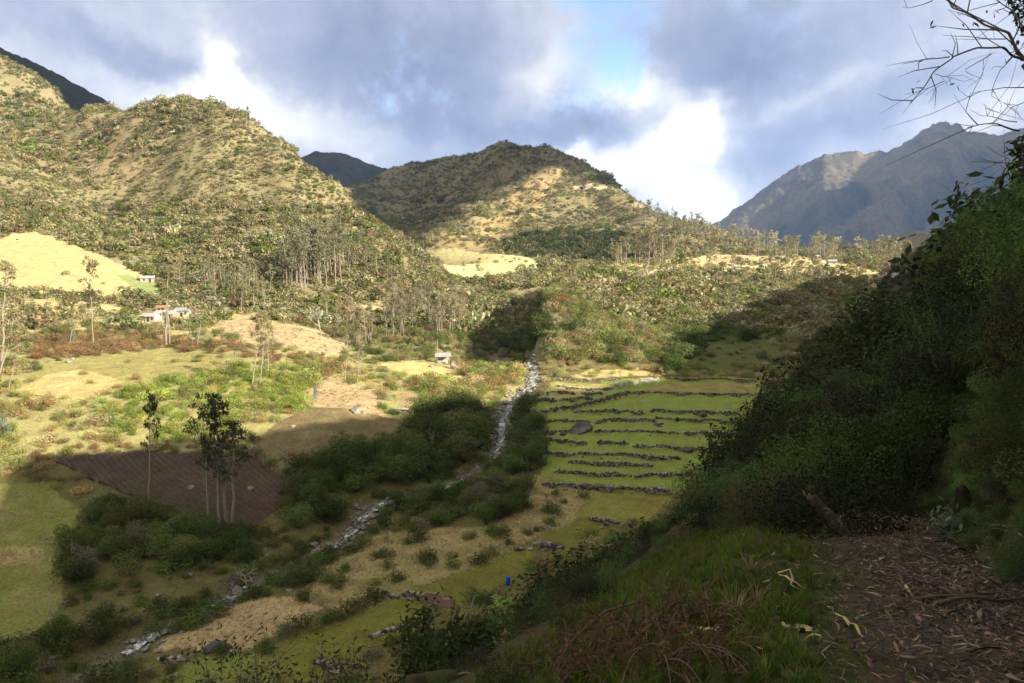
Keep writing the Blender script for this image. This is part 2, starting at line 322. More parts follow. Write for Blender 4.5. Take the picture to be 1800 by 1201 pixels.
class MB:
    """gathers pieces (verts, quads, tris, material slot) into one mesh"""
    def __init__(s): s.v = []; s.q = []; s.t = []; s.qm = []; s.tm = []; s.n = 0
    def add(s, v, q=None, t=None, m=0):
        v = np.asarray(v, float).reshape(-1, 3)
        if q is not None and len(q): q = np.asarray(q, int).reshape(-1, 4); s.q.append(q+s.n); s.qm.append(np.full(len(q), m))
        if t is not None and len(t): t = np.asarray(t, int).reshape(-1, 3); s.t.append(t+s.n); s.tm.append(np.full(len(t), m))
        s.v.append(v); s.n += len(v)
    def mesh(s, name, mats, smooth=True):
        c = lambda L: np.concatenate(L) if L else None
        return new_mesh(name, c(s.v), c(s.q), c(s.t), mats, c(s.qm), c(s.tm), smooth)
    def tube(s, path, rad, n=5, m=0, cap=True):
        P = np.asarray(path, float); k = len(P); rad = np.broadcast_to(np.asarray(rad, float), (k,))
        T = np.gradient(P, axis=0); T /= np.linalg.norm(T, axis=1)[:, None]+1e-9
        ref = np.array([0, 0, 1.]) if abs(T[:, 2]).mean() < .8 else np.array([1., 0, 0])
        A = np.cross(T, ref); A /= np.linalg.norm(A, axis=1)[:, None]+1e-9; B = np.cross(T, A)
        a = np.arange(n)*2*PI/n
        V = P[:, None]+rad[:, None, None]*(np.cos(a)[None, :, None]*A[:, None]+np.sin(a)[None, :, None]*B[:, None])
        i = np.arange(k-1)[:, None]*n; j = np.arange(n)[None]; j2 = (j+1) % n
        Q = np.stack([i+j, i+j2, i+n+j2, i+n+j], -1).reshape(-1, 4)
        V = V.reshape(-1, 3); t = []
        if cap:
            V = np.concatenate([V, P[:1], P[-1:]]); c0 = k*n; c1 = c0+1
            t = [(c0, (q+1) % n, q) for q in range(n)]+[(c1, (k-1)*n+q, (k-1)*n+(q+1) % n) for q in range(n)]
        s.add(V, Q, t, m)
    def box(s, c, d, rz=0.0, m=0, taper=1.0):
        x, y, z = np.asarray(d, float)/2; t = taper
        V = np.array([(-x, -y, -z), (x, -y, -z), (x, y, -z), (-x, y, -z), (-x*t, -y*t, z), (x*t, -y*t, z), (x*t, y*t, z), (-x*t, y*t, z)])
        ca, sa = math.cos(rz), math.sin(rz); V = V @ np.array([[ca, sa, 0], [-sa, ca, 0], [0, 0, 1]])+np.asarray(c, float)
        s.add(V, [(3, 2, 1, 0), (4, 5, 6, 7), (0, 1, 5, 4), (1, 2, 6, 5), (2, 3, 7, 6), (3, 0, 4, 7)], None, m)
def link(name, me, parent=None, loc=None, rz=0.0, scale=None):
    o = bpy.data.objects.new(name, me); COL.objects.link(o)
    if parent: o.parent = parent
    if loc is not None: o.location = [float(a) for a in loc]
    if rz: o.rotation_euler = (0, 0, float(rz))
    if scale is not None: o.scale = (float(scale),)*3 if np.isscalar(scale) else [float(a) for a in scale]
    return o
def structure(o): o['kind'] = 'structure'; return o
def tag(o, label, cat, group=None):
    o['label'] = label; o['category'] = cat
    if group: o['group'] = group
    return o
def empty(name, loc, rz=0.0):
    o = bpy.data.objects.new(name, None); COL.objects.link(o); o.location = [float(a) for a in loc]; o.rotation_euler = (0, 0, float(rz))
    o.empty_display_size = .3; return o
def vcol(me, name, arr):
    a = me.attributes.new(name, 'FLOAT_COLOR', 'POINT')
    arr = np.asarray(arr, np.float32); arr = np.concatenate([arr, np.ones((len(arr), 1), np.float32)], 1); a.data.foreach_set('color', arr.ravel())

# ---------------------------------------------------------------- materials
def mat(name):
    m = bpy.data.materials.new(name); m.use_nodes = True; t = NT(m.node_tree)
    return m, t, t.n['Principled BSDF']
def bump(t, b, h, dist, strength=1.0):
    nd = t.node('ShaderNodeBump'); nd.inputs['Distance'].default_value = dist; nd.inputs['Strength'].default_value = strength
    t.put(nd.inputs['Height'], h); t.l.new(nd.outputs[0], b.inputs['Normal'])
def plain(name, stops, scale=3.0, rough=0.9, bumpd=0.0, detail=5.0, coords='Object', spec=0.25):
    m, t, b = mat(name); c = t.node('ShaderNodeTexCoord').outputs[coords]
    n = t.noise(c, scale, detail, .6); k = len(stops)
    col = t.ramp(n.outputs['Fac'], [(0.28+0.44*i/max(k-1, 1), s) for i, s in enumerate(stops)])
    t.put(b.inputs['Base Color'], col); b.inputs['Roughness'].default_value = rough; b.inputs['Specular IOR Level'].default_value = spec
    if bumpd: bump(t, b, n.outputs['Fac'], bumpd)
    return m
def leaf_mat(name, fixed=None, trans=0.35, spec=0.1, rough=0.6, vary=0.38):
    m, t, b = mat(name)
    if fixed is None:
        a = t.node('ShaderNodeAttribute', attribute_type='INSTANCER', attribute_name='tint'); base = a.outputs['Color']
    else: base = (*fixed, 1.0)
    g = t.node('ShaderNodeNewGeometry').outputs['Random Per Island']
    v = t.maprange(g, 0, 1, 1-vary, 1+vary)
    w = t.node('ShaderNodeTexWhiteNoise', noise_dimensions='1D'); t.put(w.inputs['W'], g)
    hs = t.node('ShaderNodeHueSaturation'); t.put(hs.inputs['Color'], base)
    t.put(hs.inputs['Hue'], t.maprange(w.outputs['Value'], 0, 1, .475, .52)); t.put(hs.inputs['Value'], v)
    t.put(b.inputs['Base Color'], hs.outputs[0]); b.inputs['Roughness'].default_value = rough; b.inputs['Specular IOR Level'].default_value = spec
    if trans > 0:
        tr = t.node('ShaderNodeBsdfTranslucent'); t.put(tr.inputs[0], hs.outputs[0])
        mx = t.node('ShaderNodeMixShader'); mx.inputs[0].default_value = trans
        t.l.new(b.outputs[0], mx.inputs[1]); t.l.new(tr.outputs[0], mx.inputs[2]); t.l.new(mx.outputs[0], t.n['Material Output'].inputs[0])
    return m
def ground_mat(name, scale1=0.25, scale2=2.2, b1=0.05):
    m, t, b = mat(name); a = t.node('ShaderNodeAttribute', attribute_name='alb').outputs['Color']
    c = t.node('ShaderNodeTexCoord').outputs['Object']
    n1 = t.noise(c, scale1, 6.0, .65); n2 = t.noise(c, scale2, 6.0, .7); n3 = t.noise(c, 14.0, 4.0, .7)
    hs = t.node('ShaderNodeHueSaturation'); t.put(hs.inputs['Color'], a)
    t.put(hs.inputs['Hue'], t.maprange(n1.outputs['Fac'], .3, .7, .478, .522))
    v = t.math('MULTIPLY', t.maprange(n2.outputs['Fac'], .28, .72, .55, 1.4), t.maprange(n3.outputs['Fac'], .3, .7, .75, 1.25))
    v = t.math('MULTIPLY', v, t.maprange(n1.outputs['Fac'], .3, .7, .8, 1.2)); t.put(hs.inputs['Value'], v)
    t.put(b.inputs['Base Color'], hs.outputs[0]); b.inputs['Roughness'].default_value = .95; b.inputs['Specular IOR Level'].default_value = .12
    bump(t, b, t.math('ADD', n2.outputs['Fac'], t.math('MULTIPLY', n3.outputs['Fac'], .35)), b1*4)
    return m
M_GROUND = ground_mat('ground_cover')
def stone_mat(name, stops):
    m, t, b = mat(name); c = t.node('ShaderNodeTexCoord').outputs['Object']; g = t.node('ShaderNodeNewGeometry').outputs['Random Per Island']
    n = t.noise(c, 2.2, 5, .65).outputs['Fac']; k = t.math('ADD', t.math('MULTIPLY', n, .7), t.math('MULTIPLY', g, .6))
    t.put(b.inputs['Base Color'], t.ramp(k, [(.3+.6*i/(len(stops)-1), x) for i, x in enumerate(stops)])); b.inputs['Roughness'].default_value = .92; b.inputs['Specular IOR Level'].default_value = .2
    bump(t, b, n, .06); return m
M_STONE = stone_mat('dry_stone', [(.024, .02, .016), (.075, .066, .052), (.16, .145, .118), (.34, .31, .265)])
M_RUBBLE = stone_mat('pale_rubble', [(.25, .23, .19), (.42, .4, .35), (.6, .58, .53)])
M_DARKROCK = plain('dark_rock', [(.04, .036, .033), (.10, .09, .08), (.24, .22, .2)], .6, .9, .12, 8)
M_PALEROCK = plain('pale_rock', [(.09, .083, .07), (.22, .205, .175), (.44, .42, .38)], 1.3, .85, .06, 7)

# ---------------------------------------------------------------- zones of ground cover (outlines read off the photograph, laid on the ground)
# name: outline, ground colour, shrub density 0..1
ZONES = [
 ('shelf', [(0,690),(0,600),(60,580),(300,560),(600,600),(700,640),(900,640),(920,680),(880,720),(820,700),(700,740),(440,790),(260,790),(80,800),(0,840)], (.33,.30,.125), .7),
 ('hill_pasture', [(-120,430),(0,418),(60,405),(120,425),(185,452),(262,488),(272,516),(180,524),(60,515),(-120,510)], (.47,.38,.18), .02),
 ('green_pasture', [(196,478),(262,488),(296,512),(285,525),(262,520)], (.25,.29,.11), .02),
 ('yard', [(-80,530),(60,525),(215,535),(262,560),(335,545),(420,545),(500,565),(612,600),(602,628),(440,606),(345,600),(220,585),(60,584),(-80,584)], (.44,.37,.18), .22),
 ('maize', [(380,562),(470,568),(560,585),(612,598),(604,626),(560,626),(400,592)], (.46,.35,.2), .0),
 ('fallow', [(20,692),(60,650),(160,625),(300,612),(400,632),(392,655),(262,672),(150,706)], (.30,.27,.10), .04),
 ('fallow_dry', [(20,692),(80,660),(140,650),(220,670),(150,706)], (.46,.37,.16), .02),
 ('corn_stubble', [(530,690),(580,660),(640,680),(675,700),(668,735),(560,722)], (.42,.32,.18), .04),
 ('bank_field', [(440,782),(540,716),(700,738),(770,738),(700,780),(640,802),(500,832)], (.20,.145,.08), .03),
 ('clearing', [(665,640),(720,634),(800,650),(820,665),(740,668)], (.52,.42,.18), .03),
 ('clearing_low', [(690,690),(730,690),(770,735),(720,730)], (.36,.28,.13), .06),
 ('wood_clearing', [(620,540),(690,525),(700,550),(640,556)], (.5,.4,.2), .05),
 ('ploughed', [(78,806),(240,793),(440,798),(497,842),(502,884),(432,934),(330,908),(180,852)], (.075,.05,.04), .0),
 ('grass_left', [(-200,845),(0,848),(90,853),(138,892),(112,960),(106,1062),(62,1132),(-200,1180)], (.21,.22,.055), .03),
 ('straw_left', [(-100,960),(40,958),(80,968),(75,985),(-100,1010)], (.38,.31,.13), .01),
 ('straw', [(268,1146),(312,1108),(386,1060),(500,1050),(566,1066),(525,1100),(430,1146),(340,1160)], (.42,.31,.16), .0),
 ('dry_band', [(545,1056),(560,1000),(640,950),(720,928),(860,925),(925,880),(905,850),(960,830),(1010,860),(1060,862),(1010,915),(965,935),(905,965),(715,1040),(600,1075)], (.32,.255,.11), .3),
 ('plot_near', [(480,1140),(600,1090),(690,1050),(750,1056),(745,1090),(640,1150),(500,1210)], (.18,.175,.035), .0),
 ('plot_mid', [(716,1042),(900,968),(985,966),(960,985),(835,1052),(800,1064)], (.18,.17,.034), .0),
 ('plot_upper', [(940,955),(1010,915),(1066,922),(1062,950),(1000,962)], (.18,.175,.035), .02),
 ('plot_wide', [(1008,908),(1035,866),(1180,868),(1145,915),(1094,922),(1040,914)], (.23,.21,.05), .0),
 ('plot_front', [(255,1215),(320,1168),(380,1155),(440,1150),(500,1165),(480,1215)], (.19,.21,.045), .0),
 ('terraces', [(928,712),(960,690),(970,672),(1170,664),(1340,668),(1330,700),(1300,770),(1250,830),(1190,868),(950,852),(958,790),(945,740)], (.225,.29,.05), .0),
 ('terrace_dry', [(968,700),(972,672),(1080,672),(1060,690),(1000,700)], (.42,.36,.13), .0),
 ('terrace_tan', [(1120,690),(1180,672),(1330,674),(1320,692)], (.30,.25,.08), .0),
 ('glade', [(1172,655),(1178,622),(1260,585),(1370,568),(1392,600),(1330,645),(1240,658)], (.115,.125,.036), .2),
 ('shelf_top', [(1030,650),(1120,648),(1170,660),(1000,664)], (.5,.4,.17), .1),
 ('plateau_pasture', [(740,442),(790,432),(860,446),(946,456),(952,480),(880,484),(800,490),(770,470)], (.56,.50,.24), .02),
 ('plateau', [(955,480),(1000,470),(1180,455),(1260,448),(1400,448),(1620,455),(1600,490),(1500,492),(1400,486),(1200,484),(1000,486)], (.60,.49,.25), .13),
 ('plateau_scar', [(1245,455),(1300,448),(1340,460),(1260,462)], (.5,.34,.2), .05),
 ('hill_scar', [(1000,328),(1060,324),(1090,334),(1010,336)], (.55,.45,.28), .05),
 ('hill_rib', [(760,440),(830,385),(900,335),(965,290),(990,300),(960,350),(900,400),(850,440)], (.36,.27,.13), .55),
 ('hill_wood', [(870,442),(900,422),(1000,402),(1130,415),(1180,430),(1150,456),(1000,460),(930,452)], (.12,.12,.05), 2.2),
 ('scree', [(110,250),(200,215),(300,205),(330,230),(290,290),(200,320),(120,300)], (.27,.21,.115), .85),
]
ZP = [(n, gpoly(p, 95.0 if n not in ('plot_near', 'plot_front') else 70.0), c, d) for n, p, c, d in ZONES]
ZD = {z[0]: z for z in ZP}
def zone_fields(x, y):
    """ground colour and shrub density at points"""
    x = np.asarray(x, float); y = np.asarray(y, float); r = np.hypot(x, y)
    w = np.clip(r/300, .25, 4)
    xw = x+gnoise(x/7, y/7)*2.2*w+gnoise(x/1.7, y/1.7)*.5; yw = y+gnoise(x/7+50, y/7)*2.2*w+gnoise(x/1.7+9, y/1.7)*.5
    col = np.empty(x.shape+(3,)); den = np.ones(x.shape)
    g = fbm(x/25, y/25, 4)*.5+.5; h = np.clip(fbm(x/90+7, y/90, 3)+.5, 0, 1)
    a = np.array([.26, .22, .12]); b = np.array([.19, .175, .085]); c = np.array([.30, .24, .14])
    k = np.clip(g, 0, 1)[..., None]; col[:] = a*(1-k)+b*k; col = col*(1-.5*h[..., None])+c*.5*h[..., None]
    near = sstep(330, 200, r)[..., None]; col = col*(1-near)+near*(np.array([.12, .115, .035])*(1-k)+np.array([.17, .14, .055])*k)
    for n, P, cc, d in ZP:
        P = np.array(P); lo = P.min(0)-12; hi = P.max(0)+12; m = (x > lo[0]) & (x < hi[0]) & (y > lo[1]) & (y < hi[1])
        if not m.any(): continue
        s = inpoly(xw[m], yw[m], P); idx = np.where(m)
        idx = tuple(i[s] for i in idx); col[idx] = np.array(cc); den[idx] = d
    mt = inpoly(x, y, ZD['terraces'][1]); kk = np.clip(.45+1.1*fbm(x/10+3, y/3.5, 3), 0, 1)[..., None]; col = np.where((mt & (den < .01))[..., None], col*(1-.45*kk)+np.array([.29, .26, .085])*.45*kk, col)
    mt = inpoly(x, y, ZD['grass_left'][1]); kk = sstep(-.15, .4, fbm(x/11+3, y/7+8, 4))[..., None]; col = np.where((mt & (den < .5))[..., None], col*(1-.75*kk)+np.array([.27, .225, .09])*.75*kk, col)
    mt = inpoly(x, y, ZD['dry_band'][1]); kk = sstep(-.1, .35, fbm(x/8+31, y/6, 3))[..., None]; col = np.where((mt & (den < .5))[..., None], col*(1-.6*kk)+np.array([.17, .16, .055])*.6*kk, col)
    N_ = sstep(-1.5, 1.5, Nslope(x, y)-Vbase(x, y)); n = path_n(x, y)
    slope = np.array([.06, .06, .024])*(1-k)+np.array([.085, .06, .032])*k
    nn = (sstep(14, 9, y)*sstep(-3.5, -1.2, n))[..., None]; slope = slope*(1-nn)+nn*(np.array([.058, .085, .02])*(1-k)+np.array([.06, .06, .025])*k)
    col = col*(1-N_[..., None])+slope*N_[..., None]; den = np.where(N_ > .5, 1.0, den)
    d, _, _, _ = seg_dist(x, y, RIV3)
    q = np.exp(-(d/2.4)**2)[..., None]*(y > 60)[..., None]; col = col*(1-.7*q)+np.array([.2, .185, .16])*.7*q
    den = np.where((d < 3.2) & (y > 60), 0.0, den)
    return col, den, N_

# ---------------------------------------------------------------- terrain sheet, finer towards the camera
def make_terrain():
    th = np.concatenate([np.arange(-180, -42, 2.0), np.arange(-42, 42, 0.09), np.arange(42, 180.1, 2.0)])
    th = np.radians(th); r = np.geomspace(0.5, 1900, 1180); nt, nr = len(th), len(r)
    X = (r[:, None]*np.sin(th)).ravel(); Y = (r[:, None]*np.cos(th)).ravel()
    Z = np.concatenate([H(X[i:i+200000], Y[i:i+200000]) for i in range(0, len(X), 200000)])
    i = np.arange(nr-1)[:, None]*nt; j = np.arange(nt-1)[None]
    Q = np.stack([i+j, i+j+1, i+nt+j+1, i+nt+j], -1).reshape(-1, 4)[:, ::-1]
    V = np.stack([X, Y, Z], -1); V = np.concatenate([V, [[0, 0, H(0., 0.)]]])
    T = np.array([(len(V)-1, k+1, k) for k in range(nt-1)])
    me = new_mesh('terrain', V, Q, T, [M_GROUND])
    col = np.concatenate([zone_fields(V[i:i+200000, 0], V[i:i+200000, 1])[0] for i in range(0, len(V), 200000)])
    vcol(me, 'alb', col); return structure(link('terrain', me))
make_terrain()

# ---------------------------------------------------------------- mountains beyond the valley
M_MOUNT = ground_mat('mountain_scrub', .012, .05, .5)
def mountain(name, ridge, px0, px1, r0, r1, W, drop, gully, cols, seed, wgt=.55):
    px = np.arange(px0, px1, 2.2); rp = np.array(ridge, float)
    ry = np.interp(px, rp[:, 0], rp[:, 1]); ry = np.convolve(np.pad(ry, 7, 'edge'), np.hanning(15)/np.hanning(15).sum(), 'valid'); jag = fbm(px/20+seed, px*0+seed, 5, .62)*gully*20+np.interp(px, rp[:, 0], rp[:, 1])-ry; rd = np.interp(px, rp[:, 0], rp[:, 2])
    P = at(px, ry, rd); th = np.arctan2(P[:, 0], P[:, 1]); rr = np.hypot(P[:, 0], P[:, 1]); zz = P[:, 2]
    r = np.linspace(r0, r1, 420); RR, TH = np.meshgrid(r, th, indexing='ij'); ZR = zz[None]; D = RR-rr[None]
    X = RR*np.sin(TH); Y = RR*np.cos(TH)
    t = np.abs(D)/W; base = ZR-(drop*np.minimum(t, 1.6)**1.05)*np.where(D > 0, 1.4, 1)
    s = W; qx = X-.8*Y; wx = qx+fbm(X/(s*.3)+seed, Y/(s*.3), 3)*s*.12; wy = Y+.4*X+fbm(X/(s*.3)+9, Y/(s*.3), 3)*s*.12
    g = 1-np.minimum(np.abs(fbm(wx/(s*.5)+seed, wy/(s*.75), 3, .45))*2.2, 1)
    g2 = 1-np.minimum(np.abs(fbm(wx/(s*.2)+seed, wy/(s*.26), 3, .5))*2.2, 1)
    amp = drop*gully*sstep(.0, .45, t)
    Z = base-(jag*rd/F)[None]*np.exp(-(t/.05)**2)+amp*((g-1)+.35*(g2-1))+fbm(X/90, Y/90, 4, .6)*drop*.02*sstep(0, .12, t)
    nt, nr = len(th), len(r); V = np.stack([X, Y, Z], -1).reshape(-1, 3)
    i = np.arange(nr-1)[:, None]*nt; j = np.arange(nt-1)[None]
    Q = np.stack([i+j, i+j+1, i+nt+j+1, i+nt+j], -1).reshape(-1, 4)[:, ::-1]
    me = new_mesh(name, V, Q, None, [M_MOUNT])
    k = np.clip(fbm(X/260+seed, Y/420, 5, .6)*1.2+(g-.6)*.8+wgt+.5*np.exp(-(t/.25)**2)*(wgt > .45), 0, 1).reshape(-1, 1)
    c = np.array(cols[0])*(1-k)+np.array(cols[1])*k
    vcol(me, 'alb', c); o = structure(link(name, me)); return o
mountain('mountain', [(1100,470,5200),(1180,430,5200),(1265,388,5200),(1330,340,5200),(1385,300,5200),(1450,270,5100),(1500,268,5100),(1560,266,5100),(1600,243,5100),(1640,218,5100),(1662,213,5100),(1672,222,5100),(1682,215,5100),(1700,232,5100),(1750,238,5000),(1800,225,4900),(2000,170,4700),(2300,120,4600)], 1080, 2300, 2600, 6200, 2300, 850, .26, [(.03,.036,.03),(.15,.118,.075)], 3.3)
mountain('hills', [(300,330,3000),(480,300,3000),(553,266,3000),(600,268,3000),(640,284,3000),(680,297,3000),(760,320,3000),(900,360,3000)], 300, 900, 2100, 3900, 900, 300, .2, [(.028,.036,.024),(.06,.06,.032)], 8.1, .3)
mountain('ridge', [(-500,-60,1700),(-200,20,1600),(0,84,1500),(60,108,1500),(120,140,1500),(180,172,1500),(215,198,1500),(300,260,1500),(420,330,1500)], -500, 420, 1050, 2100, 500, 230, .16, [(.03,.036,.018),(.06,.055,.028)], 5.7, .35)
# ---------------------------------------------------------------- haze
def make_haze():
    m = bpy.data.materials.new('valley_air'); m.use_nodes = True; t = NT(m.node_tree); t.n.clear()
    o = t.node('ShaderNodeOutputMaterial'); v = t.node('ShaderNodeVolumePrincipled')
    v.inputs['Color'].default_value = (.36, .56, 1.0, 1); v.inputs['Density'].default_value = HAZE; v.inputs['Anisotropy'].default_value = .2
    t.l.new(v.outputs[0], o.inputs['Volume'])
    b = MB(); b.box((0, 2000, 430), (16000, 13000, 1020)); ob = link('haze', b.mesh('haze', [m], False)); ob['kind'] = 'stuff'
HAZE = 6e-5
if HAZE: make_haze()

# ---------------------------------------------------------------- clouds up the sun's side, out of the frame, whose shade lies on the hills
M_CLOUD = plain('cloud_white', [(.7, .7, .72), (.85, .85, .86)], .004, 1.0)
def cloud(shade, alt=1150):
    P = []
    for a, b, c in shade:
        p = at(a, b, c); t = (alt-p[2])/SUN[2]; P.append((p[0]+SUN[0]*t, p[1]+SUN[1]*t))
    A = np.array(P); lo = A.min(0)-40; hi = A.max(0)+40; st = max((hi-lo).max()/120, 12); xs = np.arange(lo[0], hi[0], st); ys = np.arange(lo[1], hi[1], st); X, Y = np.meshgrid(xs, ys); sh = X.shape
    ins = inpoly(X+fbm(X/120, Y/120, 3)*45, Y+fbm(X/120+70, Y/120, 3)*45, P); keep = (ins[:-1, :-1] & ins[1:, 1:]); d, _, _, _ = seg_dist(X, Y, P+P[:1]); e = np.where(ins, d, 0)
    hb = np.minimum(e, 120); bump_ = fbm(X/90, Y/90, 4)*30*np.minimum(e/60, 1)
    top = np.stack([X, Y, alt+2+hb*.6+bump_], -1).reshape(-1, 3); bot = np.stack([X, Y, alt-hb*.12+bump_*.2], -1).reshape(-1, 3); i = (np.arange(sh[0]-1)[:, None]*sh[1]+np.arange(sh[1]-1)[None])[keep]
    q = np.stack([i, i+1, i+sh[1]+1, i+sh[1]], -1); Q = np.concatenate([q, q[:, ::-1]+X.size]); V = np.concatenate([top, bot]); us, inv = np.unique(Q, return_inverse=True)
    structure(link('cloud', new_mesh('cloud', V[us], inv.reshape(-1, 4), None, [M_CLOUD])))
cloud([(700,440,720),(800,392,950),(860,354,1120),(935,310,1250),(990,294,1340),(1060,322,1190),(1105,350,1110),(1160,376,1180),(1000,262,1750),(880,236,2000),(640,270,1950),(590,380,1250)])
cloud([(-300,60,1350),(0,96,1330),(215,206,1400),(330,290,1400),(460,350,1500),(620,330,2300),(760,330,2400),(800,300,3600),(480,240,3700),(200,150,2600),(-400,0,2200)])
cloud([(1150,440,5000),(1260,385,5100),(1330,345,4900),(1385,300,5000),(1420,330,4600),(1490,330,4500),(1530,262,5400),(1662,200,5600),(1750,230,5600),(1850,215,5600),(2050,320,3600),(1700,480,3200),(1300,470,3600)], 1300)

# ---------------------------------------------------------------- ploughed fields: sheets with real furrows
def field_sheet(name, poly, direc, sp, amp, cols, res=.3, lift=.1, warp=2.0, material=None):
    P = np.array(poly); lo = P.min(0)-1; hi = P.max(0)+1
    xs = np.arange(lo[0], hi[0], res); ys = np.arange(lo[1], hi[1], res); X, Y = np.meshgrid(xs, ys); sh = X.shape
    ix = inpoly(X+gnoise(X/2, Y/2)*.7+gnoise(X/8, Y/8)*1.2, Y+gnoise(X/2+30, Y/2)*.7, poly)
    d = np.array(direc, float); d /= np.hypot(*d); pn = np.array([-d[1], d[0]])
    u = X*pn[0]+Y*pn[1]+gnoise(X/28, Y/28)*warp+gnoise(X/9, Y/9)*.25
    ph = u/sp*2*PI; f = np.cos(ph); Z = H(X, Y)+lift+amp*f+gnoise(X/.6, Y/.6)*amp*.5
    n = X.size; i = np.arange(sh[0]-1)[:, None]*sh[1]+np.arange(sh[1]-1)[None]
    keep = ix[:-1, :-1] & ix[1:, :-1] & ix[:-1, 1:] & ix[1:, 1:]
    i = i[keep]; Q = np.stack([i, i+1, i+sh[1]+1, i+sh[1]], -1)
    V = np.stack([X.ravel(), Y.ravel(), Z.ravel()], -1)
    k = np.clip(fbm(X/14, Y/14, 4)*.8+.5, 0, 1)[..., None]; c = np.array(cols[0])*(1-k)+np.array(cols[1])*k
    sprout = ((f > .55) & (gnoise(X/1.1, Y/1.1)+.6*gnoise(X/17+5, Y/17) > .12))[..., None]; c = np.where(sprout, np.array(cols[2]), c)
    us, inv = np.unique(Q, return_inverse=True)
    me = new_mesh(name, V[us], inv.reshape(-1, 4), None, [material or M_GROUND]); vcol(me, 'alb', c.reshape(-1, 3)[us])
    return structure(link(name, me))
field_sheet('ploughed_field', ZD['ploughed'][1], (0.72, -.69), 1.15, .17, [(.085, .056, .046), (.12, .08, .062), (.075, .10, .036)])
field_sheet('ploughed_field', ZD['bank_field'][1], (0.86, -.5), 1.0, .12, [(.19, .135, .075), (.24, .18, .09), (.14, .17, .05)])
field_sheet('fallow_field', ZD['fallow_dry'][1], (0.9, -.4), 1.5, .10, [(.42, .33, .15), (.5, .41, .18), (.4, .34, .13)])

# ---------------------------------------------------------------- the stream
def make_river():
    C, u = resample(RIV3, .5)
    C = np.stack([np.convolve(np.pad(C[:, k], 8, 'edge'), np.ones(17)/17, 'valid') for k in (0, 1)], -1)
    T = np.gradient(C, axis=0); T /= np.hypot(*T.T)[:, None]; Nn = np.stack([-T[:, 1], T[:, 0]], -1)
    C = C+Nn*(gnoise(u/7, u*0)*1.1)[:, None]
    w = .72+gnoise(u/5, u*0+3)*.55; k = np.linspace(-1, 1, 9)
    P = C[:, None]+Nn[:, None]*(w[:, None, None]*k[None, :, None]*(1+.25*gnoise(u/1.5, u*0+8))[:, None, None])
    zc = H(C[:, 0], C[:, 1]); zc = np.convolve(np.pad(zc, 6, 'edge'), np.ones(13)/13, 'valid')
    Z = zc[:, None]+.5+gnoise(P[..., 0]/.9, P[..., 1]/.9)*.16+gnoise(P[..., 0]/.35, P[..., 1]/.35)*.06
    V = np.stack([P[..., 0], P[..., 1], Z], -1).reshape(-1, 3); m, n = P.shape[:2]
    i = np.arange(m-1)[:, None]*n+np.arange(n-1)[None]; i = i.ravel(); Q = np.stack([i, i+1, i+n+1, i+n], -1)
    py = topix(V)[1][i]; Q = Q[~(((py > 980) & (py < 1032)) | ((py > 1068) & (py < 1112)) | (py > 1152) | ((py > 812) & (py < 834)))]   # runs under the bushes there
    M, t, b = mat('stream_water'); c = t.node('ShaderNodeTexCoord').outputs['Object']
    f = t.noise(c, 1.1, 6, .7, .8).outputs['Fac']; f2 = t.noise(c, .13, 2).outputs['Fac']
    f = t.math('ADD', f, t.math('MULTIPLY', t.math('SUBTRACT', f2, .5), .5))
    foam = t.maprange(f, .47, .6, 0, 1)
    t.put(b.inputs['Base Color'], t.mix(foam, (.05, .05, .042), (.75, .76, .76))); t.put(b.inputs['Roughness'], t.maprange(f, .43, .58, .08, .7))
    bump(t, b, f, .2); structure(link('stream', new_mesh('stream', V, Q, None, [M])))
    return C
RIVC = make_river()

# ---------------------------------------------------------------- rocks
def rock_mesh(name, seed, m, sub=3, sq=(1, 1, .75), cuts=7, o0=.5):
    import bmesh
    bm = bmesh.new(); bmesh.ops.create_icosphere(bm, subdivisions=sub, radius=1.0); r = np.random.RandomState(seed)
    V = np.array([v.co for v in bm.verts]); Fc = np.array([[v.index for v in f.verts] for f in bm.faces]); bm.free()
    for _ in range(cuts):
        d = r.randn(3); d /= np.linalg.norm(d); o = r.uniform(o0, .85); s = V @ d; V = V-np.maximum(s-o, 0)[:, None]*d*.85
    V = V*(1+.16*fbm(V[:, 0]*1.6+seed, V[:, 1]*1.6+V[:, 2]*1.1, 4)[:, None]-.10*np.exp(-(gnoise(V[:, 0]*1.3+seed, V[:, 1]*.9+V[:, 2]*1.3)/.06)**2)[:, None])*np.array(sq)
    return new_mesh(name, V, None, Fc, [m], smooth=sub > 3)
PALE = [rock_mesh('pale_boulder', 10+i, M_PALEROCK, 3, (1, .85+.1*i, .7)) for i in range(5)]
DARK = [rock_mesh('dark_boulder', 30+i, M_DARKROCK, 4, (1, .8, .62), 14, .42) for i in range(4)]
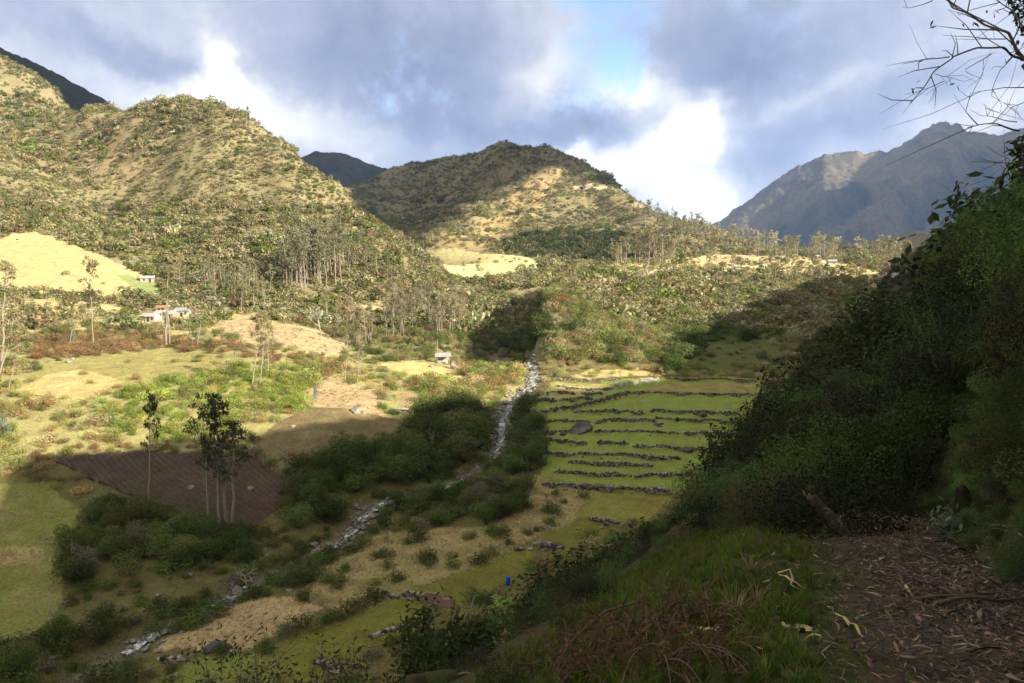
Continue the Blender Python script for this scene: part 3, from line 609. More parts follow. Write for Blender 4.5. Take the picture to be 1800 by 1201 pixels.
# px, py of the foot, width in photo px, height ratio, dark?, label
BOULDERS = [(1021,764,54,.5,1,'biggest dark cracked boulder standing on the terraced fields'),(993,744,30,.42,1,'low dark boulder just behind the biggest boulder on the terraces'),(970,764,20,.5,1,'small dark boulder at the stream-side edge of the terraces'),(991,766,17,.5,1,'small dark stone at the foot of the biggest terrace boulder'),
 (1012,718,10,.9,1,'upright dark stone standing on the long slanting terrace wall'),(942,702,15,.6,1,'dark boulder beside the stream above the terraces'),(963,694,7,.9,1,'little dark stone on the highest stream-side terrace'),(1212,798,34,.42,1,'dark boulder under the shrubs at the right end of a terrace wall'),(1238,734,26,.42,1,'dark boulder on the right part of the upper terraces'),(1068,862,32,.5,1,'rounded dark boulder built into the lowest long terrace wall'),
 (373,1150,72,.34,1,'long flat dark boulder at the front edge of the straw field'),(186,1074,20,.75,0,'grey boulder alone on the grass left of the stream'),(103,1132,0,.7,0,''),(625,727,24,.6,0,'large pale boulder at the lower edge of the corn stubble'),(640,728,9,.7,0,'small pale stone right beside the large stubble boulder'),
 (334,860,13,.75,0,'pale boulder in the middle of the dark ploughed field'),(440,862,16,.5,0,'flat pale boulder in the ploughed field behind the tall trees'),(727,1086,14,.55,0,'white rock lying on the green plot near the stone and mud wall'),(433,1158,9,.7,1,'small dark stone right of the long flat boulder'),
 (120,638,10,.7,0,'white stone at the edge of the brown hedge above the fallow'),(127,632,7,.7,0,'smaller white stone behind another at the brown hedge'),(206,692,7,.6,0,'left one of two white stones on the fallow slope'),(218,697,8,.6,0,'right one of two white stones on the fallow slope'),(327,664,6,.6,0,'white stone on the bare middle of the fallow field'),(341,634,7,.6,0,'white stone near the upper edge of the fallow field'),
 (514,752,11,.6,0,'white stone among the rows of the bank field, upper side'),(562,757,8,.6,0,'white stone in the bank field left of two close ones'),(536,797,8,.7,0,'pale stone in the shaded bank field'),(543,800,7,.7,0,'small pale stone right beside another in the shaded bank field'),(556,796,9,.7,0,'pale stone at the right of the shaded bank field group'),(583,782,11,.7,0,'pale boulder in the shaded lower bank field'),(498,801,7,.7,0,'pale stone low in the shaded bank field'),(480,743,6,.6,0,'little white stone in the sunlit top of the bank field'),
 (798,650,13,1.7,0,'tall rounded standing rock beside the open shed'),(758,646,9,.6,0,'pale rock in the dry clearing below the shed'),(787,660,8,.7,1,'dark rock on the dry clearing edge'),(1265,614,12,.5,1,'dark rock lying in the shaded glade'),(1240,618,9,.5,1,'small dark rock in the shaded glade'),(1310,631,14,.4,1,'flat grey rock at the lower edge of the shaded glade'),
 (570,498,0,.8,0,''),(575,512,14,.8,0,'pale round rock at the foot of the eucalyptus wood'),(42,500,0,1,0,''),(220,560,8,.7,1,'dark stone in front of the white farmhouse group'),(1016,931,8,.6,0,'grey stone on the small upper green plot'),(1058,930,8,.8,0,'white stone under the wall of the wide plot'),(972,586,15,.7,0,'pale crag on the rocky edge of the mound, middle one'),(970,602,17,.6,0,'pale crag on the rocky mound edge, below the middle one'),(974,572,11,.8,0,'small crag on the rocky mound edge, above the middle one'),(967,616,15,.6,0,'lowest pale crag of the rocky mound edge'),(969,556,12,.8,0,'highest pale crag of the rocky mound edge'),(963,594,9,.7,0,'small crag low on the steep left face of the mound'),(966,930,9,.6,0,'grey stone at the left edge of the upper green plot')]
def make_boulders():
    for i, (px, py, w, hr, dk, lab) in enumerate(BOULDERS):
        if not w: continue
        g = ground(px, py, 70)[0]; sc = w*g[1]/F/2; me = (DARK if dk else PALE)[i % (4 if dk else 5)]
        o = link('boulder', me, None, (g[0], g[1]+sc*.5, g[2]+sc*hr*.35), i*1.3, (sc*1.08, sc*.9, sc*hr*1.75)); tag(o, lab, 'boulder', 'loose boulders of the valley')
make_boulders()

# ---------------------------------------------------------------- dry stone walls, each stone shaped
def stone_pts(r, c, d, rz, mb, m=0):
    V = np.array([(-1, -1, -1), (1, -1, -1), (1, 1, -1), (-1, 1, -1), (-1, -1, 1), (1, -1, 1), (1, 1, 1), (-1, 1, 1)], float)*.5
    V = V*(1+r.uniform(-.28, .22, (8, 3)))*np.array(d); ca, sa = math.cos(rz), math.sin(rz)
    V = V @ np.array([[ca, sa, 0], [-sa, ca, 0], [0, 0, 1]])+np.array(c)
    mb.add(V, [(3, 2, 1, 0), (4, 5, 6, 7), (0, 1, 5, 4), (1, 2, 6, 5), (2, 3, 7, 6), (3, 0, 4, 7)], None, m)
WALL_LABELS = ['stone wall furthest up the terraces, in front of the shaded glade','tall pale sunlit rubble wall at the top of the terraces','sunlit low stone wall below the mound, highest by the stream','sunlit stone wall, second down from the mound','short stone wall by the stream, left of a gap, third from the top','short stone wall right of the gap, third from the top','long slanting stone wall climbing across the upper terraces','short stone wall end beside the stream, left of the gap','stone wall right of the gap, joining the long slanting wall','long upper terrace wall running from the slanting wall to the shrubs',
 'stone wall behind the biggest boulder, left of the break','stone wall right of the break, behind the dark boulder','crooked stone wall rising just right of the biggest boulder','stone wall above the small twisted bush, running right','long stone wall at the foot of the biggest boulder','short stone wall below the small stream-side boulder','short stone wall piece in the middle of the mid terraces','stone wall ending at the boulder under the shrubs','longest dark stone wall of the lower terraces','stone wall above the two lowest long terraces','stone wall second from the bottom, left piece','stone wall second from the bottom, right piece','lowest long terrace wall, with a rounded boulder in it','curved stone wall below the wide yellowish plot','tall corner of stone wall above the narrow green plot','stone wall at the end of the narrow green plot, continued in mud brick','thin line of stones dividing the near green plots','short rubble wall left of the long flat boulder','rough stone wall in front of the near green plots','heap of pale wall stones at the corner of the near plot','low fallen stones left of the tall wall corner','short stream-side stone wall left of the biggest boulder','very short wall piece joining the two second lowest walls','stream-side stone wall behind the small boulder left of the biggest one','short stone wall right of the boulder under the shrubs']
def make_walls():
    for i, (L, h) in enumerate(zip(WALL3, WALL_H)):
        r = np.random.RandomState(100+i); C, u = resample(L, .1); mb = MB()
        C = C+np.stack([gnoise(u/4, u*0+i), gnoise(u/4+40, u*0+i)], -1)*.12
        T = np.gradient(C, axis=0); ang = np.arctan2(T[:, 1], T[:, 0]); Nn = np.stack([-np.sin(ang), np.cos(ang)], -1)
        z0 = np.minimum(H(C[:, 0]-Nn[:, 0]*.5, C[:, 1]-Nn[:, 1]*.5), H(C[:, 0], C[:, 1])); z0 = np.minimum(z0, np.convolve(np.pad(z0, 10, 'edge'), np.ones(21)/21, 'valid'))
        hh = h*(.82+.16*gnoise(u/3.5, u*0+i*7)+.1*gnoise(u/1.1, u*0+i*3))*np.clip(np.minimum(u+.6, u[-1]-u+.6)/1.5, .35, 1)
        z = np.full(len(u), -.15)
        while True:
            done = True; ch = r.uniform(.16, .28); s = -r.uniform(0, .3)
            while s < u[-1]:
                l = r.uniform(.22, .6); k = min(int((s+l/2)/.1), len(u)-1); s += l
                if z[k] > hh[k]-.1: continue
                done = False
                if r.rand() < .04: continue
                c = C[k]+Nn[k]*r.uniform(-.1, .08)+Nn[k]*z[k]*.12
                stone_pts(r, (c[0], c[1], z0[k]+z[k]+ch/2), (l*1.05, r.uniform(.45, .75), ch*1.12), ang[k]+r.uniform(-.15, .15), mb)
            z = z+ch*.92
            if done: break
        for k in range(int(u[-1]*.45)):
            a = r.randint(len(u)); c = C[a]-Nn[a]*r.uniform(.3, 1.1); d = r.uniform(.15, .4)
            stone_pts(r, (c[0], c[1], float(H(c[0], c[1]))+d*.25), (d, d, d*.8), r.uniform(0, 3), mb)
        o = link('stone_wall', mb.mesh('stone_wall', [M_RUBBLE if i == 1 else M_STONE], False)); tag(o, WALL_LABELS[i], 'wall', 'dry stone walls of the terraces')
    # the mud-brick end of the near wall
    g = gpoly([(748,1056), (772,1061), (800,1070)]); C, u = resample(g, .25); mb = MB(); r = np.random.RandomState(5)
    for k in range(len(u)-1):
        d = C[k+1]-C[k]; mb.box((*C[k], float(H(*C[k]))+.55), (.27, .5, 1.5+r.uniform(-.08, .08)), math.atan2(d[1], d[0]))
    o = link('mud_brick_wall', mb.mesh('mud_brick_wall', [plain('mud_brick', [(.22, .13, .1), (.33, .21, .16)], 4, .95, .05)], False)); tag(o, 'pinkish mud brick wall joined to the stone wall of the narrow green plot', 'wall')
make_walls()

# ---------------------------------------------------------------- poles, barrel, stakes
M_POLE = plain('weathered_pole', [(.2, .17, .13), (.42, .38, .32)], 5, .85)
POLES = [(943,968,950,952,'pole leaning on the tall wall corner, left one'),(947,966,953,950,'pole leaning on the tall wall corner, right one'),(1091,824,1097,816,'thin pole on the upper wall of the lowest terraces'),(1129,824,1135,816,'left pole of a leaning pair on the lower terraces'),(1132,825,1138,816,'right pole of a leaning pair on the lower terraces'),(1127,838,1131,831,'pole at the break in the second wall from the bottom'),
 (1198,866,1203,857,'pole leaning at the right end of the lowest wall'),(1203,813,1209,804,'pole leaning near the shrubs on the lower terraces'),(1047,803,1050,797,'short pole at the middle of the longest lower wall'),(1143,802,1148,794,'pole leaning on the longest lower wall, right of its middle'),(1150,803,1156,795,'second pole leaning on the longest lower wall'),(1163,790,1168,783,'pole leaning on the wall below the twisted bush'),(1218,802,1222,795,'pole near the boulder under the shrubs'),(824,1078,834,1058,'pale pole leaning in the gap of the near stone wall'),(1010,788,1014,780,'short pole on the small stream-side terrace wall'),(1290,770,1296,762,'pole at the right end of the long boulder-foot wall')]
for (x0, y0, x1, y1, lab) in POLES:
    g = ground(x0, y0, 70)[0]; s = g[1]/F; a = np.array([g[0], g[1], g[2]-.1]); b = a+np.array([(x1-x0)*s, .8, (y0-y1)*s*1.05+.5]); mb = MB(); mb.tube([a, (a+b)/2+[.03, 0, .02], b], [.075, .07, .05], 6)
    tag(link('wooden_pole', mb.mesh('wooden_pole', [M_POLE])), lab, 'pole', 'poles leaning on the terrace walls')
def make_barrel():
    g = ground(893, 1028, 70)[0]; r = empty('barrel', g); M = plain('blue_plastic', [(.008, .05, .5), (.015, .09, .62)], 3, .4)
    mb = MB(); prof = [(.0, .27), (.04, .29), (.3, .3), (.33, .32), (.36, .3), (.62, .3), (.65, .32), (.68, .3), (.95, .29), (1.0, .26)]
    mb.tube([(0, 0, z) for z, _ in prof], [q for _, q in prof], 18); link('body', mb.mesh('barrel_body', [M]), r)
    mb = MB(); mb.tube([(0, 0, 1.0), (0, 0, 1.05)], [.27, .27], 18); link('lid', mb.mesh('barrel_lid', [M]), r)
    r.scale = (1.15, 1.15, 1.15); tag(r, 'bright blue plastic barrel at the edge of the narrow green plot', 'barrel')
make_barrel()
STK = [(437,803),(446,808),(455,813),(463,818),(470,823),(478,829),(486,834),(493,838)]
for i, p in enumerate(STK):
    g = ground(*p, 70)[0]; mb = MB(); mb.tube([(0, 0, -.1), (.02, 0, .6), (.05*(-1)**i, 0, 1.25)], [.05, .05, .04], 6)
    tag(link('fence_stake', mb.mesh('fence_stake', [M_POLE]), None, g), ['first', 'second', 'third', 'fourth', 'fifth', 'sixth', 'seventh', 'last'][i]+' stake from the back along the edge between the two ploughed fields', 'stake', 'stakes between the ploughed fields')

# ---------------------------------------------------------------- farmhouses
M_WHITE = plain('whitewash', [(.34, .31, .27), (.52, .5, .45)], 1.2, .9); M_ADOBE = plain('adobe', [(.3, .22, .15), (.42, .32, .22)], 1.5, .95, .05)
M_TIN = plain('tin_roof', [(.25, .24, .23), (.5, .5, .5)], 1.5, .45); M_TILE = plain('clay_tile', [(.28, .13, .07), (.42, .22, .13)], 2.5, .85, .04)
M_DOOR = plain('dark_wood', [(.03, .022, .016), (.07, .05, .035)], 4, .8); M_BLUE = plain('blue_sheet', [(.22, .26, .31), (.32, .36, .4)], 2, .6); M_PINK = plain('pink_wash', [(.45, .27, .26), (.6, .38, .36)], 1.3, .9)
def house(px, py, w, h, dp, rz, mw, mr, lab, Y0=200, pitch=.35, doors=1, wins=2, name='farmhouse', mono=False):
    g = ground(px, py, Y0)[0]; s = g[1]/F; W, Hh, D = w*s, h*s, dp; r = empty(name, (g[0], g[1]+D/2, g[2]-.2), rz); x, y = W/2, D/2; rh = pitch*D/2
    mb = MB(); mb.box((0, 0, Hh/2), (W, D, Hh))
    if not mono: mb.add([(-x, -y, Hh), (-x, y, Hh), (-x, 0, Hh+rh), (x, -y, Hh), (x, y, Hh), (x, 0, Hh+rh)], None, [(0, 2, 1), (3, 4, 5)])
    link('wall', mb.mesh('house_wall', [mw], False), r)
    mb = MB(); ov = .45; t = .12
    if mono: sl_ = [((-y-ov, Hh+.05), (y+ov, Hh+.05+rh*1.2))]
    else: sl_ = [((-y-ov, Hh-ov*pitch+.03), (0, Hh+rh+.03)), ((0, Hh+rh+.03), (y+ov, Hh-ov*pitch+.03))]
    for (ya, za), (yb, zb) in sl_:
        V = [(-x-ov, ya, za), (x+ov, ya, za), (x+ov, yb, zb), (-x-ov, yb, zb)]; V = V+[(a, b, c+t) for a, b, c in V]
        mb.add(V, [(3, 2, 1, 0), (4, 5, 6, 7), (0, 1, 5, 4), (1, 2, 6, 5), (2, 3, 7, 6), (3, 0, 4, 7)])
    link('roof', mb.mesh('house_roof', [mr], False), r)
    n = doors+wins
    for k in range(n):
        cx = (-.5+(k+.5)/n)*W*.86; isd = k == n//2 and doors
        mb = MB()
        if isd: mb.box((cx, -y-.02, min(1.0, Hh*.42)), (1.0, .08, min(2.0, Hh*.8)))
        else: mb.box((cx, -y-.02, Hh*.58), (.9, .08, .85))
        link('door' if isd else 'window', mb.mesh('opening', [M_DOOR], False), r)
    tag(r, lab, 'house', 'farm buildings of the valley'); return r
house(256, 496, 22, 8, 5, .25, M_PINK, M_TIN, 'small pink and white house alone at the edge of the dry hill pasture', 300, wins=1)
house(262, 566, 26, 11, 5, -.15, M_WHITE, M_TIN, 'white farmhouse at the left end of the farmyard row', 220)
house(288, 563, 34, 12, 6, -.05, M_ADOBE, M_TIN, 'long adobe farmhouse in the middle of the farmyard row', 220, wins=3)
house(318, 557, 22, 12, 5, .1, M_WHITE, M_BLUE, 'farmhouse with a pale blue roof behind the yard trees', 220)
house(281, 548, 14, 8, 4, .2, M_ADOBE, M_TILE, 'little tiled hut behind the long adobe farmhouse', 220, wins=1)
def shed():
    g = ground(779, 638, 200)[0]; r = empty('shed', g, .1); s = g[1]/F
    for i, (x, y) in enumerate([(-2, -1.5), (2, -1.5), (2, 1.5), (-2, 1.5)]):
        mb = MB(); mb.tube([(x, y, -.3), (x, y, 2.3+(y > 0)*.5)], [.1, .08], 6); link('post', mb.mesh('shed_post', [M_POLE]), r)
    mb = MB(); mb.box((0, .9, 1.0), (3.8, .15, 1.9)); mb.box((1.3, -1.2, .5), (1.2, .15, 1.1)); link('wall', mb.mesh('shed_wall', [M_WHITE], False), r)
    mb = MB(); mb.box((-1.2, -1.2, .45), (1.4, .9, .9)); link('tarpaulin', mb.mesh('shed_tarpaulin', [M_BLUE], False), r)
    V = [(-2.6, -2.1, 2.25), (2.6, -2.1, 2.25), (2.6, 2.1, 2.95), (-2.6, 2.1, 2.95)]; V = V+[(a, b, c+.1) for a, b, c in V]; mb = MB(); mb.add(V, [(3, 2, 1, 0), (4, 5, 6, 7), (0, 1, 5, 4), (1, 2, 6, 5), (2, 3, 7, 6), (3, 0, 4, 7)])
    link('roof', mb.mesh('shed_roof', [M_TIN], False), r); tag(r, 'open pole shed with a pale roof and blue tarpaulin by the standing rock', 'shed')
    mb = MB(); g2 = ground(769, 634, 200)[0]; mb.tube([(0, 0, -.3), (.05, 0, 4), (0, 0, 7.5)], [.12, .1, .07], 7); tag(link('utility_pole', mb.mesh('utility_pole', [M_POLE]), None, g2), 'thin bare pole standing beside the open shed', 'pole')
shed()
house(1343, 472, 8, 5, 6, .1, M_WHITE, M_TIN, 'white house alone in the middle of the far dry plateau', 400, wins=1)
house(1300, 478, 9, 4, 6, .0, M_WHITE, M_TIN, 'low white house at the front of the far plateau', 400, wins=1)
house(1465, 464, 14, 5, 7, -.1, M_WHITE, M_TIN, 'long white house among the far plateau trees', 400, wins=3)
house(1436, 461, 9, 4, 6, .05, M_ADOBE, M_TILE, 'reddish tiled house left of the long white far house', 400, wins=1)
house(1287, 468, 6, 3, 5, .3, M_WHITE, M_TIN, 'tiny white hut below the scar on the far plateau', 400, wins=1)
house(1399, 452, 8, 3, 6, .0, M_ADOBE, M_TIN, 'grey roofed house at the back of the far plateau', 400, wins=1)
house(1438, 454, 6, 4, 6, .2, M_WHITE, M_TIN, 'small white house behind the reddish tiled one', 400, wins=1)
house(1581, 488, 12, 4, 6, -.2, M_WHITE, M_TIN, 'white roofed house just above the dark slope shrubs', 300, wins=2)
def tarp():
    g = ground(705, 720, 120)[0]; x = np.linspace(-1, 1, 9); X, Y = np.meshgrid(x*2.2, x*.9); Z = np.array([float(H(g[0]+a, g[1]+b)) for a, b in zip(X.ravel(), Y.ravel())]).reshape(X.shape)-g[2]+.25+gnoise(X*1.7, Y*2.2)*.25
    i = (np.arange(8)[:, None]*9+np.arange(8)[None]).ravel(); me = new_mesh('tarpaulin', np.stack([X, Y, Z], -1).reshape(-1, 3), np.stack([i, i+1, i+10, i+9], -1), None, [M_WHITE])
    tag(link('tarpaulin', me, None, g), 'crumpled white sheet lying on the bare slope above the thicket', 'tarpaulin')
tarp()
# ---------------------------------------------------------------- plants: leaf and twig builders
def leaf_quads(r, P, size, aspect=.5, up=.35, out=None, droop=0.0):
    """one folded diamond leaf per point"""
    n = len(P)
    if out is None:
        d = r.randn(n, 3); d[:, 2] += up-droop; d /= np.linalg.norm(d, axis=1)[:, None]; q = np.cross(d, r.randn(n, 3))
    else:                                # blades face outwards and up, like a real leafy crown
        f = out*.9+np.array([0, 0, .35])+r.randn(n, 3)*.42; f /= np.linalg.norm(f, axis=1)[:, None]; d = np.cross(f, r.randn(n, 3)); d[:, 2] -= droop; d /= np.linalg.norm(d, axis=1)[:, None]; q = np.cross(f, d)
    q /= np.linalg.norm(q, axis=1)[:, None]+1e-9
    s = np.asarray(size)*r.uniform(.65, 1.35, n); s = s[:, None]
    V = np.stack([P-d*s*.5, P+q*s*aspect*.5, P+d*s*.5, P-q*s*aspect*.5], 1)
    return V.reshape(-1, 3), np.arange(n*4).reshape(-1, 4)
def lobes(r, k, flat=.8, spread=.55, f=1.0):
    c = np.stack([r.uniform(-spread, spread, k), r.uniform(-spread, spread, k), r.uniform(.25, .72, k)*flat], -1); c[:, 2] *= 1.15-np.hypot(c[:, 0], c[:, 1])*.6
    rad = r.uniform(.2, .38, k)*f; c[0] = (0, 0, .42*flat); rad[0] = .34; return c, rad
def lobe_points(r, c, rad, n, hollow=.7):
    w = rad**2; k = r.choice(len(c), n, p=w/w.sum()); d = r.randn(n, 3); d /= np.linalg.norm(d, axis=1)[:, None]
    q = hollow+(1.08-hollow)*r.rand(n)**.6; P = c[k]+d*(rad[k]*q)[:, None]*np.array([1, 1, .85]); P[:, 2] = np.maximum(P[:, 2], .02); return P, d
def twigs(r, mb, c, rad, per, th, m):
    for a, ra in zip(c, rad):
        for _ in range(per):
            e = a+r.randn(3)*ra*.55; mid = np.array([a[0]*.45, a[1]*.45, a[2]*.45])+r.randn(3)*.05
            mb.tube([(r.randn()*.04, r.randn()*.04, 0), mid, e], [th, th*.7, th*.25], 3, m, False)
M_LEAF = leaf_mat('shrub_leaf'); M_TWIG = plain('twig_bark', [(.06, .05, .04), (.14, .12, .095)], 6, .9)
M_GREYTWIG = plain('grey_twig', [(.14, .125, .1), (.27, .25, .21)], 6, .9); M_PALEBARK = plain('pale_bark', [(.2, .17, .13), (.44, .38, .31)], 1.2, .8, detail=3)
M_GUM = leaf_mat('gum_leaf', trans=.3, rough=.45)
def bush(name, seed, n, size, k=8, flat=.85, twig=1, th=.006, aspect=.5, spread=.55, leafm=None, twigm=None, hollow=.72, f=1.0):
    r = np.random.RandomState(seed); mb = MB(); c, rad = lobes(r, k, flat, spread, f); P, d = lobe_points(r, c, rad, n, hollow)
    v, q = leaf_quads(r, P, size, aspect, out=d*.8); mb.add(v, q, None, 0)
    if twig: twigs(r, mb, c, rad, twig, th, 1)
    return mb.mesh(name, [leafm or M_LEAF, twigm or M_TWIG], False)
def branchy(name, seed, leaves=0, depth=4, spread=.75, th=.03, m=None, lsize=.05, L0=.36):
    """a bare or sparsely leaved small tree of height about 1"""
    r = np.random.RandomState(seed); mb = MB(); tips = []
    def grow(p, d, L, t, k):
        q = p+d*L*.5+r.randn(3)*L*.06; e = q+(d+r.randn(3)*.18)*L*.5; mb.tube([p, q, e], [t, t*.85, t*.65], 5 if k > 2 else 3, 0, False); tips.append(e)
        if k == 0: return
        for _ in range(r.randint(2, 4)):
            dd = d+r.randn(3)*spread; dd[2] += .18; dd /= np.linalg.norm(dd); grow(e, dd, L*r.uniform(.6, .8), t*.6, k-1)
    for _ in range(r.randint(1, 3)): d = np.array([r.randn()*.25, r.randn()*.25, 1.]); grow(np.zeros(3), d/np.linalg.norm(d), L0, th, depth)
    if leaves:
        T = np.array(tips)[-max(len(tips)*2//3, 1):]; P = T[r.randint(len(T), size=leaves)]+r.randn(leaves, 3)*.05; v, q = leaf_quads(r, P, lsize); mb.add(v, q, None, 1)
    return mb.mesh(name, [m or M_GREYTWIG, M_LEAF], False)
def gum(name, seed, n, lsize, lean=.0, crown0=.45, dense=1.0, wide=.13, split=True, th=.011, nb=13):
    """eucalyptus: slim bare stem, short rising limbs, loose hanging leaf clumps; height 1. Returns trunk and crown meshes."""
    r = np.random.RandomState(seed); t = np.linspace(0, 1, 12); px = np.cumsum(r.randn(12))*.006+lean*t**1.6; py = np.cumsum(r.randn(12))*.006; S = np.stack([px, py, t], -1)
    mt = MB(); mt.tube(S, th*(1-t*.88)+.001, 6, 0, False); cl = []
    for k in range(nb):
        h = crown0+(1-crown0)*((k+.5)/nb)**.85; b = np.array([np.interp(h, t, px), np.interp(h, t, py), h]); a = r.uniform(0, 2*PI); L = wide*r.uniform(.5, 1.15)*(1.12-.75*(h-crown0)/(1-crown0))
        e = b+np.array([math.cos(a)*L, math.sin(a)*L, L*r.uniform(.4, 1.1)]); mid = (b+e)/2+[0, 0, -.01]; mt.tube([b, mid, e], [th*.35, th*.25, th*.1], 4, 0, False)
        for _ in range(r.randint(2, 5)): cl.append((e+r.randn(3)*L*.4, r.uniform(.016, .042)*(.6+wide*3)))
        cl.append((mid+r.randn(3)*L*.2, .02))
    cl.append((S[-1], .03)); c = np.array([x[0] for x in cl]); rad = np.array([x[1] for x in cl]); P, d = lobe_points(r, c, rad, n, .2); P[:, 2] -= r.rand(n)*.012
    mc = MB(); v, q = leaf_quads(r, P, lsize, .34, up=0, out=d*.3, droop=.8); mc.add(v, q, None, 0)
    if split: return mt.mesh(name+'_trunk', [M_PALEBARK], True), mc.mesh(name+'_crown', [M_GUM], False)
    v = mt; mb = MB()
    for (mm, idx) in ((mt, 1), (mc, 0)):
        vv = np.concatenate(mm.v); mb.add(vv, np.concatenate(mm.q), None, idx)
    return mb.mesh(name, [M_GUM, M_PALEBARK], False)
def conifer_sapling(name, seed, n):
    r = np.random.RandomState(seed); z = r.rand(n)**.8; rad = .2*(1-z)**.7*r.uniform(.3, 1, n)+.01; a = r.uniform(0, 2*PI, n); P = np.stack([np.cos(a)*rad, np.sin(a)*rad, z], -1)
    mb = MB(); v, q = leaf_quads(r, P, .07, .55, up=.1); mb.add(v, q, None, 0); mb.tube([(0, 0, 0), (0, 0, .9)], [.015, .004], 4, 1, False); return mb.mesh(name, [M_LEAF, M_PALEBARK], False)
FAR = [bush('far_shrub', 200+i, 130, .25, 6, .8, 0) for i in range(5)]
MID = [bush('mid_shrub', 220+i, 760, .10, 15, [.85, .7, 1.0, .8, .75, .9][i], 1, .007, hollow=.76, f=.88) for i in range(6)]
MIDT = [branchy('mid_twiggy', 240+i, 260, 4, .8, .022, M_GREYTWIG, .06) for i in range(3)]
NEAR = [bush('near_shrub', 260+i, 6500, .028, 20, [.9, .75, 1.0, .85][i], 3, .004, hollow=.78, f=.72) for i in range(4)]
NEART = [branchy('near_twiggy', 280+i, 1100, 5, .75, .016, M_TWIG, .035, .3) for i in range(2)]
TREES = [bush('small_tree', 300+i, 2400, .06, 20, 1.15, 2, .014, spread=.46, hollow=.78, f=.8) for i in range(3)]
NTREE = [bush('near_tree', 306+i, 9500, .021, 26, 1.15, 3, .012, spread=.46, hollow=.76, f=.72) for i in range(3)]
BARE = [branchy('bare_tree', 320+i, 0, 5, .62, .03, M_PALEBARK, L0=.3) for i in range(3)]
GUMS = [gum('gum', 340+i, 900, .03, [.0, .04, -.05, .02][i], [.34, .45, .3, .5][i], nb=[15, 12, 17, 11][i]) for i in range(4)]
GUMF = [gum('far_gum', 360+i, 260, .06, 0, [.3, .45, .2, .38][i], wide=.15, split=False, th=.012, nb=10) for i in range(4)]
SILV = [conifer_sapling('silver_sapling', 380+i, 500) for i in range(2)]

# ---------------------------------------------------------------- scattering
_gn = {}
def scatter(name, P, scl, idx, tint, protos, squash=None, tilt=.12, seed=0):
    """one countless mass of plants: points carrying an instance each"""
    n = len(P); r = np.random.RandomState(seed+99)
    key = protos[0].name
    if key not in _gn:
        col = bpy.data.collections.new(key+'_kinds')
        for i, m in enumerate(protos): col.objects.link(bpy.data.objects.new('%s_kind_%02d' % (key, i), m))
        ng = bpy.data.node_groups.new(key+'_scatter', 'GeometryNodeTree'); ng.interface.new_socket('Geometry', in_out='INPUT', socket_type='NodeSocketGeometry'); ng.interface.new_socket('Geometry', in_out='OUTPUT', socket_type='NodeSocketGeometry')
        N = ng.nodes; L = ng.links; gi = N.new('NodeGroupInput'); go = N.new('NodeGroupOutput'); ip = N.new('GeometryNodeInstanceOnPoints'); ci = N.new('GeometryNodeCollectionInfo')
        ci.inputs['Collection'].default_value = col; ci.inputs['Separate Children'].default_value = True; ci.inputs['Reset Children'].default_value = True
        def na(nm, typ):
            a = N.new('GeometryNodeInputNamedAttribute'); a.data_type = typ; a.inputs['Name'].default_value = nm; return a.outputs['Attribute']
        L.new(gi.outputs[0], ip.inputs['Points']); L.new(ci.outputs[0], ip.inputs['Instance']); ip.inputs['Pick Instance'].default_value = True
        L.new(na('idx', 'INT'), ip.inputs['Instance Index']); L.new(na('scl', 'FLOAT_VECTOR'), ip.inputs['Scale'])
        e2r = N.new('FunctionNodeEulerToRotation'); L.new(na('rot', 'FLOAT_VECTOR'), e2r.inputs[0]); L.new(e2r.outputs[0], ip.inputs['Rotation']); L.new(ip.outputs[0], go.inputs[0])
        _gn[key] = ng
    me = bpy.data.meshes.new(name); me.vertices.add(n); me.vertices.foreach_set('co', np.asarray(P, np.float32).ravel())
    S = np.repeat(np.asarray(scl, float)[:, None], 3, 1)*r.uniform(.85, 1.18, (n, 3))
    if squash is not None: S[:, 2] *= squash
    rot = np.stack([r.randn(n)*tilt, r.randn(n)*tilt, r.uniform(0, 2*PI, n)], -1)
    for nm, typ, dat, f in (('scl', 'FLOAT_VECTOR', S, 'vector'), ('rot', 'FLOAT_VECTOR', rot, 'vector')):
        a = me.attributes.new(nm, typ, 'POINT'); a.data.foreach_set(f, np.asarray(dat, np.float32).ravel())
    a = me.attributes.new('idx', 'INT', 'POINT'); a.data.foreach_set('value', np.asarray(idx, np.int32))
    vcol(me, 'tint', np.clip(tint, .003, .9))
    o = link(name, me); md = o.modifiers.new('scatter', 'NODES'); md.node_group = _gn[key]; o['kind'] = 'stuff'; return o
def rings(r0, r1, sp, a0=-37, a1=37, grow=0.0, r=rs):
    """jittered points, spacing sp growing with distance, over the ground the photo looks at and a margin beside it"""
    out = []; R_ = r0
    while R_ < r1:
        s = sp+grow*R_; n = int(R_*R(a1-a0)/s); th = R(a0)+(np.arange(n)+r.rand(n))*R(a1-a0)/max(n, 1); q = R_+r.uniform(-.5, .5, n)*s
        out.append(np.stack([q*np.sin(th), q*np.cos(th)], -1)); R_ += s
    return np.concatenate(out)
def jit(c, n, r=rs, v=.22): return np.array(c)[None]*np.exp(r.randn(n, 1)*v)*np.exp(r.randn(n, 3)*.06)
